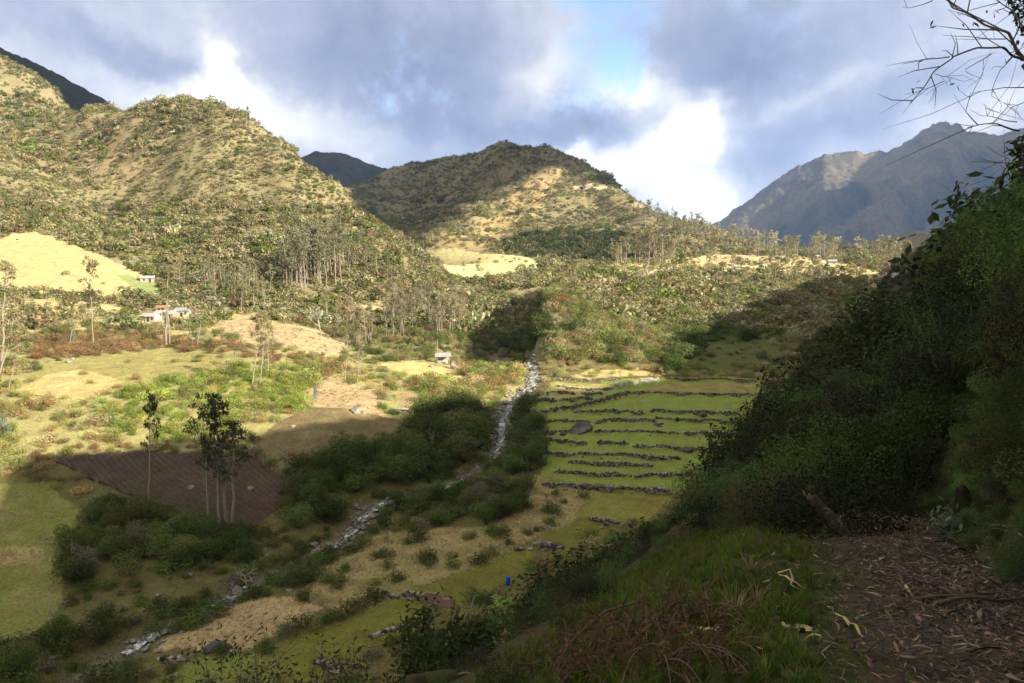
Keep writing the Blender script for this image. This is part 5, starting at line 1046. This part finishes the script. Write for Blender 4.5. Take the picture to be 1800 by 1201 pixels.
        g = ground(px, py, 100)[0]; s = h/F*g[1]; o = link('silver_sapling', SILV[px % 2], None, g, px % 6, (s*1.2, s*1.2, s)); o['tint'] = [.26, .3, .25]; tag(o, lab, 'sapling', 'silver-blue eucalyptus saplings')
    for (px, py, h, v, lab) in [(441,1038,62,0,'wide leafless pale tree beside the stream, the largest one'),(414,1052,40,1,'smaller leafless tree left of the wide one beside the stream'),(94,1098,62,2,'pale leafless tree at the lower edge of the left meadow'),(105,1080,44,1,'crooked leafless tree behind the pale meadow-edge tree'),(128,985,46,0,'leafless grey tree at the left end of the dark stream thicket'),(133,1010,34,2,'lower leafless shrub-like tree under the grey one of the stream thicket'),(565,590,52,1,'pale bare-crowned tree right of the maize patch'),(470,985,34,0,'grey leafless tree on the stream bank below the ploughed field'),(760,790,44,2,'grey bare tree among the dark trees by the stony reach'),(290,975,34,1,'bare grey tree in the middle of the dark stream thicket')]:
        g = ground(px, py, 72)[0]; s = h/F*g[1]; o = link('leafless_tree', BARE[v], None, g, px % 6, (s*1.1, s*1.1, s*1.0)); tag(o, lab, 'tree', 'leafless trees of the valley floor')
gum_groups()

# ---------------------------------------------------------------- stones of the stream
def stream_stones():
    items = []; C, u = resample([tuple(c) for c in RIVC], .5); n = 4000; k = rs.randint(len(C), size=n); T = np.gradient(C, axis=0); T /= np.hypot(*T.T)[:, None]; Nn = np.stack([-T[:, 1], T[:, 0]], -1)
    pyc = topix(Z3(C))[1]; seen = ~(((pyc > 985) & (pyc < 1028)) | ((pyc > 1072) & (pyc < 1108)) | (pyc > 1156)) & ((gnoise(u/5, u*0+4) > -.2) | (pyc > 1030))
    wide = .75+2.2*np.exp(-((C[k, 1]-198)/22)**2)+.8*(gnoise(u[k]/9, u[k]*0) > .12); off = rs.randn(n)*wide; P = C[k]+Nn[k]*off[:, None]; s = np.exp(rs.randn(n)*.55)*.24; s = np.minimum(s, 1.1); keep = ((np.abs(off) > .7) | (rs.rand(n) < .25)) & ((C[k, 1] > 172) | seen[k]); P = P[keep]; s = s[keep]; Q = Z3(P)+np.stack([s*0, s*0, s*.3+.15], -1)
    P2 = rings(80, 260, 3.5); P2 = P2[(seg_dist(P2[:, 0], P2[:, 1], RIV3)[0] < 16) & (rs.rand(len(P2)) < .3)]; s2 = np.exp(rs.randn(len(P2))*.5)*.28; Q = np.concatenate([Q, Z3(P2)+np.stack([s2*0, s2*0, s2*.25], -1)]); s = np.concatenate([s, s2])
    ok = topix(Q)[1] < 1215; Q = Q[ok]; s = s[ok]; o = np.argsort(-s/Q[:, 1]); big = o[:200]
    for i in big:
        b = link('stream_boulder', PALE[i % 5], None, Q[i], i % 6, (s[i]*1.15, s[i], s[i]*.85)); items.append((b, Q[i], s[i]/Q[i][1], 'stream boulder', 'pale'))
    name_all(items, 'boulders in the stream bed'); r_ = o[200:]; scatter('stream_stones', Q[r_], s[r_], rs.randint(5, size=len(r_)), np.ones((len(r_), 3)), PALE, .8, .3)
stream_stones()
# ---------------------------------------------------------------- the near path and its litter
def near(px, py): return ground(px, py)[0]
def make_path():
    s = np.linspace(1.2, 8.4, 240); k = np.linspace(-1, 1, 60); xp = np.interp(s, PY_, PX_); sl_ = np.gradient(xp, s); nx = 1/np.sqrt(1+sl_**2); ny = -sl_*nx
    w = np.interp(s, [1, 3, 8, 13], [.62, .60, .50, .40]); ed = 1+.22*gnoise(s/.5, s*0)[:, None]*np.abs(k)[None]+.12*gnoise(s/.17, s*0+5)[:, None]*np.abs(k)[None]
    off = k[None]*w[:, None]*ed+.3; X = xp[:, None]+nx[:, None]*off; Y = s[:, None]+ny[:, None]*off
    Z = H(X, Y)+.012+gnoise(X/.12, Y/.12)*.012+gnoise(X/.3, Y/.3)*.02-.05*np.abs(k)[None]**6
    m, n = X.shape; i = (np.arange(m-1)[:, None]*n+np.arange(n-1)[None]).ravel(); Q = np.stack([i, i+1, i+n+1, i+n], -1)
    M, t, b = mat('path_dirt'); c = t.node('ShaderNodeTexCoord').outputs['Object']; a = t.noise(c, 3, 6, .7).outputs['Fac']; f = t.noise(c, 40, 5, .7).outputs['Fac']
    t.put(b.inputs['Base Color'], t.mix(t.maprange(f, .35, .65, 0, 1), t.ramp(a, [(.3, (.03, .022, .014)), (.55, (.065, .047, .03)), (.75, (.11, .085, .055))]), (.10, .076, .05))); b.inputs['Roughness'].default_value = .95; b.inputs['Specular IOR Level'].default_value = .1; bump(t, b, f, .02)
    structure(link('path', new_mesh('path', np.stack([X, Y, Z], -1).reshape(-1, 3), Q, None, [M])))
make_path()
M_LITTER = leaf_mat('fallen_leaf', trans=.1, vary=.45, rough=.7); M_BLADE = leaf_mat('grass_blade', trans=.35, vary=.4)
def curled_leaf(name, seed):
    r = np.random.RandomState(seed); t = np.linspace(-1, 1, 7); w = (.05+.05*r.rand())*(1-np.abs(t)**2.2)+.004; bend = r.uniform(-.5, .5); arch = r.uniform(.05, .35)
    c = np.stack([t*.5, bend*t*t*.5, arch*(1-t*t)*.5], -1); cup = r.uniform(-.06, .1)
    V = np.stack([c+np.stack([0*w, -w, cup+0*w], -1), c, c+np.stack([0*w, w, cup+0*w], -1)], 1).reshape(-1, 3); i = (np.arange(6)[:, None]*3+np.arange(2)[None]).ravel()
    return new_mesh(name, V, np.stack([i, i+1, i+4, i+3], -1), None, [M_LITTER])
def tuft(name, seed, n, spread, wid, m, lean=.5, seg=4):
    r = np.random.RandomState(seed); mb = MB(); t = np.linspace(0, 1, seg+1)
    for _ in range(n):
        a = r.uniform(0, 2*PI); h = r.uniform(.45, 1.0); l = r.uniform(.1, 1)*lean; b = np.array([math.cos(a), math.sin(a), 0]); p0 = b*r.rand()*spread; q = np.array([-b[1], b[0], 0])
        c = p0+b*(l*h*t[:, None]**2)+np.array([0, 0, 1])*(h*(t-.35*l*t**2))[:, None]; w = (wid*(1-t**1.5)+.001)[:, None]
        V = np.stack([c-q*w, c+q*w], 1).reshape(-1, 3); i = np.arange(seg)*2; mb.add(V, np.stack([i, i+1, i+3, i+2], -1), None, 0)
    return mb.mesh(name, [m])
LITTER = [curled_leaf('fallen_leaf', 500+i) for i in range(5)]; TUFT = [tuft('grass_tuft', 520+i, 26, .22, [.022, .03, .018][i], M_BLADE, [.7, .9, .5][i]) for i in range(3)]
DRYT = [tuft('dry_tuft', 530+i, 34, .3, .016, M_BLADE, 1.0) for i in range(3)]
def ground_cover():
    r = np.random.RandomState(61)
    # fallen leaves, thick on the path and thinner beside it
    m_ = 24000; y = 1.6+7.0*r.rand(m_)**1.1; n = np.clip(r.randn(m_)*.34+.47, -.75, 1.8); far_ = r.rand(m_) < .12; n[far_] = r.uniform(-1.6, 2.2, far_.sum()); x = np.interp(y, PY_, PX_)+n*1.08; P = np.stack([x, y], -1); Q = Z3(P); Q[:, 2] += .012+r.rand(len(Q))*.012
    c = np.array([(.08, .064, .05), (.14, .115, .086), (.045, .037, .03), (.14, .085, .075), (.14, .12, .08), (.30, .21, .11), (.06, .047, .032)]); k = r.choice(7, len(Q), p=[.25, .2, .2, .05, .07, .09, .14]); t = c[k]*np.exp(r.randn(len(Q), 1)*.3); s = np.exp(r.randn(len(Q))*.55)*.032; s = np.minimum(s, .13)
    scatter('fallen_leaves', Q, s, r.randint(5, size=len(Q)), t, LITTER, .8, .3)
    y = 1.5+10*r.rand(30000)**1.3; n = r.uniform(-2.3, 4.0, 30000); x = np.interp(y, PY_, PX_)+n*1.08; d = np.abs(n-.12); keep = (r.rand(30000) < np.where(n < -.1+.75*fbm(x/.9, y/.9, 3), 1.0, np.where(fbm(x/.45+9, y/.3, 2) > .28, .8, np.clip((n-.75)*2, .05, 1)))*(.6+.7*fbm(x/.7, y/.7, 3))) & (y > 1.8); P = np.stack([x, y], -1)[keep]; Q = Z3(P); h = np.where(n[keep] < -.3, .085, .04+.05*np.clip(n[keep]-.8, 0, 1.5))*r.uniform(.6, 1.5, len(Q))
    g = paint(P*12, 'thicket', 5)*np.array([.34, .42, .26]); dry = r.rand(len(Q)) < .16; g[dry] = np.array([.16, .12, .06]); scatter('path_grass', Q-[0, 0, .01], h, r.randint(3, size=len(Q)), g, TUFT, 1.0, .2)
    y = 2.7+9*r.rand(900); n = .85+3.6*r.rand(900)**1.2; P = np.stack([np.interp(y, PY_, PX_)+n*1.08, y], -1); Q = Z3(P); h = (.18+.5*np.clip(n-1, 0, 1.6))*r.uniform(.6, 1.3, 900); keep = h < max_height(Q); scatter('bank_undergrowth', (Q-[0, 0, .06])[keep], h[keep], r.randint(4, size=keep.sum()), (paint(P*5, 'slope', 9, .35)*1.25)[keep], NEAR)
    # straw and dry grass of the valley floor
    P = rings(84, 165, .75, a0=-36, a1=8, r=r); cc, d, n_ = zone_fields(P[:, 0], P[:, 1]); m = np.zeros(len(P), bool)
    for z in ('straw', 'dry_band', 'straw_left'): m |= inpoly(P[:, 0]+gnoise(P[:, 0]/3, P[:, 1]/3)*2, P[:, 1], ZD[z][1])
    m &= (d < .5) & (r.rand(len(P)) < .8); P = P[m]; Q = Z3(P); scatter('straw_grass', Q, r.uniform(.3, .65, len(Q)), r.randint(3, size=len(Q)), np.array([[.58, .43, .22]])*np.exp(r.randn(len(Q), 1)*.22)*np.where(r.rand(len(Q), 1) < .15, .6, 1), DRYT, .8, .25)
    P = rings(84, 260, .62, grow=.003, a0=-36, a1=22, r=r); cc, d, n_ = zone_fields(P[:, 0], P[:, 1]); m = np.zeros(len(P), bool)
    for z in ('plot_near', 'plot_mid', 'plot_upper', 'plot_wide', 'plot_front', 'terraces', 'grass_left', 'glade', 'terrace_tan'): m |= inpoly(P[:, 0], P[:, 1], ZD[z][1])
    m &= (d < .5) & (r.rand(len(P)) < .3*(1+1.6*fbm(P[:, 0]/5, P[:, 1]/5, 3))) & (n_ < .5) & ~nearwall(P, .5); P = P[m]; cc = cc[m]; Q = Z3(P); scatter('pasture_grass', Q, r.uniform(.12, .4, len(Q)), r.randint(3, size=len(Q)), cc*np.exp(r.randn(len(Q), 1)*.3)*np.where(r.rand(len(Q), 1) < .3, [[1.15, .85, .7]], [[.9, 1, .9]]), DRYT, .7, .3)
    P = rings(160, 345, 1.15, grow=.002, a0=-36, a1=-2, r=r); cc, d, n_ = zone_fields(P[:, 0], P[:, 1]); m = (d < .2) & (r.rand(len(P)) < .35*(1+1.8*fbm(P[:, 0]/6, P[:, 1]/6, 3))) & ~nearhouse(P, 3)
    for z in ('ploughed', 'bank_field'): m &= ~inpoly(P[:, 0], P[:, 1], ZD[z][1])
    P = P[m]; cc = cc[m]; Q = Z3(P); mz = inpoly(P[:, 0], P[:, 1], ZD['maize'][1]) | inpoly(P[:, 0], P[:, 1], ZD['corn_stubble'][1]); scatter('sunny_grass', Q, r.uniform(.2, .6, len(Q))*np.where(mz, 3.0, 1), r.randint(3, size=len(Q)), cc*np.exp(r.randn(len(Q), 1)*.25), DRYT, .8, .25)
ground_cover()

# ---------------------------------------------------------------- logs, stump, dead branches
M_BARKD = plain('rotten_bark', [(.025, .02, .015), (.08, .062, .048), (.24, .2, .165)], 9, .95, .03, 8); M_MOSS = plain('mossy_bark', [(.015, .012, .008), (.045, .042, .015), (.09, .06, .03)], 7, .95, .03, 7)
M_STICK = plain('dead_stick', [(.05, .035, .025), (.13, .09, .06)], 12, .9); M_STRAW = plain('straw_stalk', [(.3, .23, .11), (.5, .4, .22)], 5, .8); M_RUST = leaf_mat('dead_fern_leaf', (.12, .055, .03), trans=.2, vary=.5)
def rough_tube(mb, path, rad, n=14, seed=0, amp=.16, m=0):
    P, _ = resample3(path, .05); k = len(P); rr = np.interp(np.linspace(0, 1, k), np.linspace(0, 1, len(rad)), rad); b = MB(); b.tube(P, rr, n, m); V = b.v[0]; c = np.repeat(P, n, 0); d = V[:k*n]-c
    a = np.tile(np.arange(n), k)*2*PI/n; z = np.repeat(np.arange(k), n)*.05; V[:k*n] = c+d*(1+amp*(fbm(np.cos(a)*1.6+seed, np.sin(a)*1.6+z*.9, 4)+.7*gnoise(np.cos(a)*4+seed, np.sin(a)*4+z*3)))[:, None]; mb.add(V, b.q[0], b.t[0] if b.t else None, m)
def resample3(L, step):
    L = np.array(L, float); s = np.concatenate([[0], np.cumsum(np.linalg.norm(np.diff(L, axis=0), axis=1))]); u = np.linspace(0, s[-1], max(int(s[-1]/step), 3)); return np.stack([np.interp(u, s, L[:, i]) for i in range(3)], -1), u
def logs():
    g = near(1492, 944); Y = g[1]; A = [at(1424, 872, Y-.05), at(1442, 893, Y), at(1466, 918, Y), at(1490, 946, Y)+[0, 0, -.05]]; r = empty('leaning_log', g); mb = MB(); rough_tube(mb, [a-g for a in A], [.038, .052, .06, .068], 14, 3, .3); link('trunk', mb.mesh('log_trunk', [M_BARKD]), r)
    mb = MB(); p = A[0]-g; mb.tube([p+[.02, 0, .02], p+[-.005, 0, .07], p+[.0, .01, .13]], [.016, .01, .003], 6); mb.tube([p+[-.04, 0, 0], p+[-.06, .01, .05]], [.016, .003], 5); link('broken_end', mb.mesh('log_splinter', [M_BARKD]), r); tag(r, 'short rotten log leaning up out of the grass where the path bends', 'log')
    g = near(800, 1197); r = empty('fallen_log', g); Y = g[1]+.15; mb = MB(); A = [at(715, 1200, Y)-g, at(790, 1192, Y)-g, at(850, 1190, Y)-g, at(925, 1199, Y)-g]; rough_tube(mb, A, [.05, .062, .062, .04], 12, 9); link('trunk', mb.mesh('mossy_log', [M_MOSS]), r)
    mb = MB(); p = at(830, 1184, Y-.07)-g; 
    for i in range(9): mb.tube([p+[.025*i-.1, -.01, .012*math.sin(i)], p+[.025*i-.03, -.012, .01+.012*math.cos(i*2)]], [.009, .003], 4)
    link('bare_wood', mb.mesh('bare_wood', [plain('grey_wood', [(.16, .14, .12), (.3, .27, .24)], 9, .9)]), r); tag(r, 'mossy dark fallen log at the bottom edge in front of the bushes', 'log')
    g = near(1697, 893); mb = MB(); rough_tube(mb, [(0, 0, -.15), (-.01, 0, .06), (-.02, .01, .15), (-.05, .01, .2)], [.085, .08, .065, .035], 16, 12, .5); tag(link('tree_stump', mb.mesh('tree_stump', [plain('charred_wood', [(.006, .005, .004), (.02, .016, .013), (.05, .035, .025)], 8, .95, .03)]), None, g), 'charred black tree stump on the grassy bank right of the path', 'stump')
logs()
def arc_path(px0, py0, px1, py1, lift, sag=.0, k=7, seed=0):
    r = np.random.RandomState(seed); a, b = near(px0, py0), near(px1, py1); t = np.linspace(0, 1, k)[:, None]; P = a*(1-t)+b*t+np.array([0, 0, 1])*(lift*4*t*(1-t)+.02)+r.randn(k, 3)*.012; P[:, 2] = np.maximum(P[:, 2], np.array([H(p[0], p[1]) for p in P])+.012); return P
STICKS = [(960,1172,1150,1065,.10,.011,'long dark stick slanting up through the dead fern litter'),(1060,1180,1190,1100,.06,.012,'thick dead stick in the middle of the brown branch heap'),(1010,1160,1110,1150,.04,.008,'thin dead stick lying low in the brown branch heap'),(1120,1120,1235,1062,.05,.01,'dead stick along the top of the brown branch heap'),(1190,1112,1250,1075,.02,.009,'short stick at the right end of the brown branch heap'),(1080,1110,1072,1050,.0,.01,'dead stem standing upright at the back of the branch heap'),(980,1195,1010,1120,.06,.009,'bent stick rising from the bottom edge by the mossy log'),(1598,1060,1745,1052,.01,.014,'long dark stick lying across the right side of the path'),(1640,1070,1800,1062,.015,.012,'second dark stick lying below the long one on the path'),(1490,985,1540,978,.01,.007,'thin stick across the far part of the path'),(1495,1150,1580,1175,.01,.006,'thin dark twig on the path at the lower edge')]
def litter_things():
    for i, (a, b, c, d, l, w, lab) in enumerate(STICKS):
        P = arc_path(a, b, c, d, l, seed=i); mb = MB(); mb.tube(P, np.linspace(w, w*.45, len(P)), 6); r = np.random.RandomState(i)
        for _ in range(3): k = r.randint(1, 6); e = P[k]+(P[k]-P[k-1])*.5+r.randn(3)*.06+[0, 0, .05]; mb.tube([P[k], (P[k]+e)/2+[0, 0, .01], e], [w*.5, w*.4, w*.15], 4)
        tag(link('dead_stick', mb.mesh('dead_stick', [M_STICK])), lab, 'stick', 'dead sticks beside and on the path')
    for i, (a, b, c, d, l, lab) in enumerate([(1340,1028,1405,1044,.07,'pale dry stalk arching over the grass left of the path'),(1352,1030,1400,1042,.10,'second pale arching stalk beside the path, the higher one'),(1465,1088,1520,1125,.02,'bright yellow straw stalk lying on the left edge of the path'),(1588,1046,1606,1056,.03,'small bent yellow straw in the middle of the path'),(1530,992,1565,986,.01,'straw lying across the far part of the path'),(1200,1122,1275,1112,.02,'pale dry blade lying below the brown branch heap'),(1375,1107,1425,1112,.01,'broad tan bark strip on the grass left of the path')]):
        P = arc_path(a, b, c, d, l, k=9, seed=40+i); n = len(P); t = np.linspace(0, 1, n); w = (.008 if i != 6 else .022)*np.sin(PI*(.08+.9*t))+.002; T = np.gradient(P, axis=0); q = np.cross(T, [0, 0, 1.]); q /= np.linalg.norm(q, axis=1)[:, None]
        V = np.stack([P-q*w[:, None], P+[0, 0, .004], P+q*w[:, None]], 1).reshape(-1, 3); j = (np.arange(n-1)[:, None]*3+np.arange(2)[None]).ravel(); tag(link('dry_stalk', new_mesh('dry_stalk', V, np.stack([j, j+1, j+4, j+3], -1), None, [M_STRAW])), lab, 'stalk', 'dry stalks beside the path')
    # dead fern heaps: drooping rust fronds
    for i, (px, py, s, lab) in enumerate([(1165,1180,.34,'rust red dead fern clump at the bottom edge of the branch heap'),(1080,1185,.28,'brown dead fern clump left of the reddest one'),(1120,1130,.3,'dead fern clump in the middle of the brown branch heap'),(1030,1190,.26,'leftmost dead fern clump beside the mossy log'),(1205,1095,.26,'dead fern clump at the upper right of the branch heap'),(1240,1150,.2,'small dead fern clump at the edge of the green grass')]):
        r = np.random.RandomState(70+i); g = near(px, py); mb = MB()
        for _ in range(20):
            a = r.uniform(0, 2*PI); L = s*r.uniform(.5, 1.1); t = np.linspace(0, 1, 8); P = np.stack([np.cos(a)*L*t, np.sin(a)*L*t, s*.55*np.sin(t*PI*.8)*r.uniform(.2, 1)+.015], -1)+r.randn(3)*[.05, .05, 0]; mb.tube(P, [.003]*8, 3, 1, False)
            B = np.repeat(P[1:], 5, 0)+r.randn(35, 3)*.02; v, q = leaf_quads(r, B, .022, .22); mb.add(v, q, None, 0)
        o = link('dead_fern', mb.mesh('dead_fern', [M_RUST, M_STICK], False), None, g); tag(o, lab, 'fern', 'dead ferns of the branch heap')
    for i, (px, py, s, lab) in enumerate([(1318,1010,.26,'tan dry grass tussock at the crest of the bank left of the path'),(1290,1085,.24,'dry grass tussock right of the brown branch heap'),(1250,1100,.26,'dry grass tussock at the head of the brown branch heap'),(1330,1060,.18,'small dry tussock in the green grass by the path')]):
        o = link('dry_tussock', DRYT[i % 3], None, near(px, py), i, s*.8); o['tint'] = [.26, .18, .10]; tag(o, lab, 'grass tussock', 'dry tussocks beside the path')
    M = plain('path_stone', [(.09, .095, .1), (.19, .2, .21)], 6, .85, .01)
    pm = rock_mesh('path_stone', 91, M, 3, (1, .8, .45), 5)
    for i, (px, py, w, lab) in enumerate([(1676,1115,34,'flat bluish stone in the middle of the path'),(1700,1130,40,'largest flat grey stone on the path, right of the bluish one'),(1792,1193,26,'grey stone in the lower right corner of the path'),(1600,1104,16,'small grey stone half sunk in the path'),(1610,1195,20,'grey pebble at the bottom edge of the path'),(1705,1040,12,'little grey stone at the right side of the path'),(1560,1142,14,'pebble left of the flat path stones')]):
        g = near(px, py); s = w/F*g[1]/2; tag(link('path_stone', pm, None, g+[0, 0, s*.1], i*2, (s*1.1, s*.9, s*.8)), lab, 'stone', 'stones in the path')
litter_things()

# ---------------------------------------------------------------- near bushes with their own look
def big_leaf(name, seed, stems, n, size, h):
    """upright stems with glossy pointed leaves along them"""
    r = np.random.RandomState(seed); mb = MB(); m = MB(); L = []
    for sx, sy, hh in stems:
        t = np.linspace(0, 1, 9); S = np.stack([sx*t**1.3+np.cumsum(r.randn(9))*.01, sy*t**1.3+np.cumsum(r.randn(9))*.01, hh*t], -1); m.tube(S, .0055*(1-t*.8)*h, 5); L.append((S, hh))
        for k in range(3, 8):
            for _ in range(3): e = S[k]+np.append(r.randn(2)*.16*h, r.uniform(.02, .22)*h); m.tube([S[k], (S[k]+e)/2, e], [.0026*h, .002*h, .0009*h], 4, 0, False); L.append((np.linspace(S[k], e, 5), .4*hh))
    w = np.array([a[1] for a in L]); w /= w.sum(); k = r.choice(len(L), n, p=w); P = np.array([L[j][0][r.randint(1 if len(L[j][0]) < 6 else 3, len(L[j][0]))] for j in k])+r.randn(n, 3)*.035*h; v, q = leaf_quads(r, P, size, .36, up=.45); mb.add(v, q, None, 0)
    return m.mesh(name+'_stems', [M_TWIG]), mb.mesh(name+'_leaves', [M_LEAF], False)
def near_bush(name, px, py, top, Yb, stems, n, size, tint, lab, seed, cat='bush'):
    g = at(px, py, Yb); g[2] = H(g[0], g[1]); q = topix(g)[1]; h = (q-top)/F*g[1]; r = empty(name, g-[0, 0, .05]); st = [(a*h, b*h, c*h) for a, b, c in stems]; a, b = big_leaf(name, seed, st, n, size, h); link('stems', a, r); o = link('leaves', b, r); o['tint'] = list(tint); tag(r, lab, cat); return r
ST = lambda k, sp, s: [(np.random.RandomState(s+i).uniform(-sp, sp), np.random.RandomState(s+i+50).uniform(-sp, sp), np.random.RandomState(s+i+90).uniform(.6, 1)) for i in range(k)]
near_bush('broadleaf_bush', 795, 1190, 1043, 13, ST(16, .42, 3), 3200, .15, (.05, .068, .022), 'dark broad-leaved bush standing up in front of the mud brick wall', 601)
near_bush('broadleaf_bush', 735, 1200, 1120, 12, ST(9, .4, 23), 1300, .14, (.055, .075, .024), 'lower broad-leaved bush at the left foot of the taller one', 602)
near_bush('feathery_bush', 490, 1201, 1108, 11, ST(12, .55, 43), 4200, .085, (.05, .07, .024), 'feathery dark bush in front of the near green plots', 603)
near_bush('thin_sapling', 446, 1201, 1072, 10, [(.03, .0, 1.0), (.14, .05, .55)], 160, .06, (.05, .065, .022), 'thin twiggy sapling sticking up in front of the straw field', 604, 'sapling')
near_bush('thin_sapling', 372, 1215, 1188, 9, [(.2, 0, 1), (-.3, 0, .8), (.4, 0, .8)], 260, .06, (.04, .055, .02), 'low twig tips at the bottom edge below the long flat boulder', 605, 'sapling')
near_bush('thin_sapling', 625, 1215, 1135, 12, [(.03, .0, 1.0), (.15, .05, .6), (-.2, 0, .7)], 420, .075, (.05, .065, .022), 'thin leafy sapling left of the broad-leaved bushes', 606, 'sapling')
near_bush('dry_flower', 885, 1130, 1098, 9, [(.05, 0, 1), (-.35, 0, .8), (.4, 0, .7)], 120, .05, (.3, .23, .11), 'pale dried flower heads in front of the dark slope bushes', 607, 'flower')
near_bush('silver_herb', 1668, 905, 868, 6.4, ST(6, .5, 63), 160, .07, (.16, .2, .13), 'small silvery plant on the grassy bank left of the charred stump', 608, 'plant')
near_bush('terrace_bush', 1190, 763, 734, 195, ST(7, .3, 83), 160, .6, (.07, .075, .03), 'small dark twisted bush on the terrace wall right of the biggest boulder', 609)

# ---------------------------------------------------------------- the bare-limbed tree that leans in at the upper right
def limb_tree():
    Y = 6.0; base = at(1850, 900, Y); base[2] = H(base[0], base[1]); r = empty('bare_limbed_tree', base); B = lambda L, dy=0: [at(a, b, Y+dy)-base for a, b in L]; rr = np.random.RandomState(9)
    mt = MB(); mt.tube([(0, 0, -.2), *B([(1862, 700), (1850, 500), (1856, 330), (1840, 200), (1815, 130), (1800, 113)])], [.13, .11, .1, .08, .05, .03, .024], 9); link('trunk', mt.mesh('limb_trunk', [M_TWIG]), r)
    limbs = [([(1800,113),(1780,90),(1763,63),(1740,37),(1713,17),(1697,0),(1680,-25)], .022), ([(1810,102),(1747,90),(1710,87),(1683,95),(1663,107),(1647,123),(1633,153),(1608,177)], .016), ([(1663,103),(1637,97),(1617,110),(1605,128)], .008), ([(1762,62),(1760,33),(1747,0),(1740,-20)], .012), ([(1755,75),(1700,65),(1657,60)], .007), ([(1735,40),(1683,33),(1672,13)], .007), ([(1747,92),(1723,113),(1730,140)], .006), ([(1640,150),(1625,155),(1612,158)], .005), ([(1645,130),(1640,150),(1632,166)], .004),
     ([(1812,224),(1750,220),(1713,222),(1693,227)], .014), ([(1722,220),(1716,190),(1710,162)], .008), ([(1763,221),(1752,200),(1740,180)], .007), ([(1810,152),(1765,153),(1737,155)], .008), ([(1810,300),(1773,280),(1747,253)], .008), ([(1812,286),(1760,284),(1723,282)], .008), ([(1750,285),(1727,270)], .004), ([(1708,220),(1700,232),(1695,240)], .005), ([(1810,175),(1785,185),(1763,195)], .006), ([(1640,0),(1618,3),(1610,-2)], .006), ([(1810,20),(1780,10),(1750,18)], .008), ([(1800,70),(1790,40),(1795,0)], .01), ([(1780,90),(1770,120),(1775,160),(1800,180)], .006)]
    for L, w in limbs:
        mb = MB(); P = np.array(B(L)); P = P+rr.randn(*P.shape)*[0, .12, 0]; P, _ = resample3(P, .03); P = P+np.stack([gnoise(np.arange(len(P))/6., np.full(len(P), w*900+j*9)) for j in range(3)], -1)*.018; k = len(P); mb.tube(P, np.linspace(w, w*.3, k)*.58, 6)
        for q in range(2, k-1):
            if rr.rand() < .30:
                d = P[q]-P[q-1]; d /= np.linalg.norm(d); e = P[q]+(d+rr.randn(3)*.8)*rr.uniform(.05, .28); m_ = (P[q]+e)/2+rr.randn(3)*.02; mb.tube([P[q], m_, e], [w*.22+.0006, w*.15+.0006, .0007], 4, 0, False)
                if rr.rand() < .12: v, z = leaf_quads(rr, e+rr.randn(3, 3)*.02, .045, .4); mb.add(v, z, None, 1)
        o = link('branch', mb.mesh('bare_branch', [M_TWIG, M_LEAF], False), r); o['tint'] = [.05, .045, .02]
    mb = MB(); n = 1000; C = np.array([at(1800, 20, Y)-base, at(1825, 60, Y)-base, at(1790, -10, Y)-base, at(1850, 260, Y)-base, at(1800, 262, Y+.3)-base, at(1835, 150, Y)-base]); rad = np.array([.11, .14, .1, .25, .13, .12]); P, d = lobe_points(rr, C, rad, n, .1); P = P[P[:, 0] > (at(1762, 0, Y)-base)[0]-.0]; v, q = leaf_quads(rr, P, .055, .45, out=None); mb.add(v, q, None, 0); o = link('foliage', mb.mesh('limb_foliage', [M_LEAF], False), r); o['tint'] = [.05, .055, .02]
    tag(r, 'dark bare-limbed tree arching its thin branches against the upper right sky', 'tree')
limb_tree()
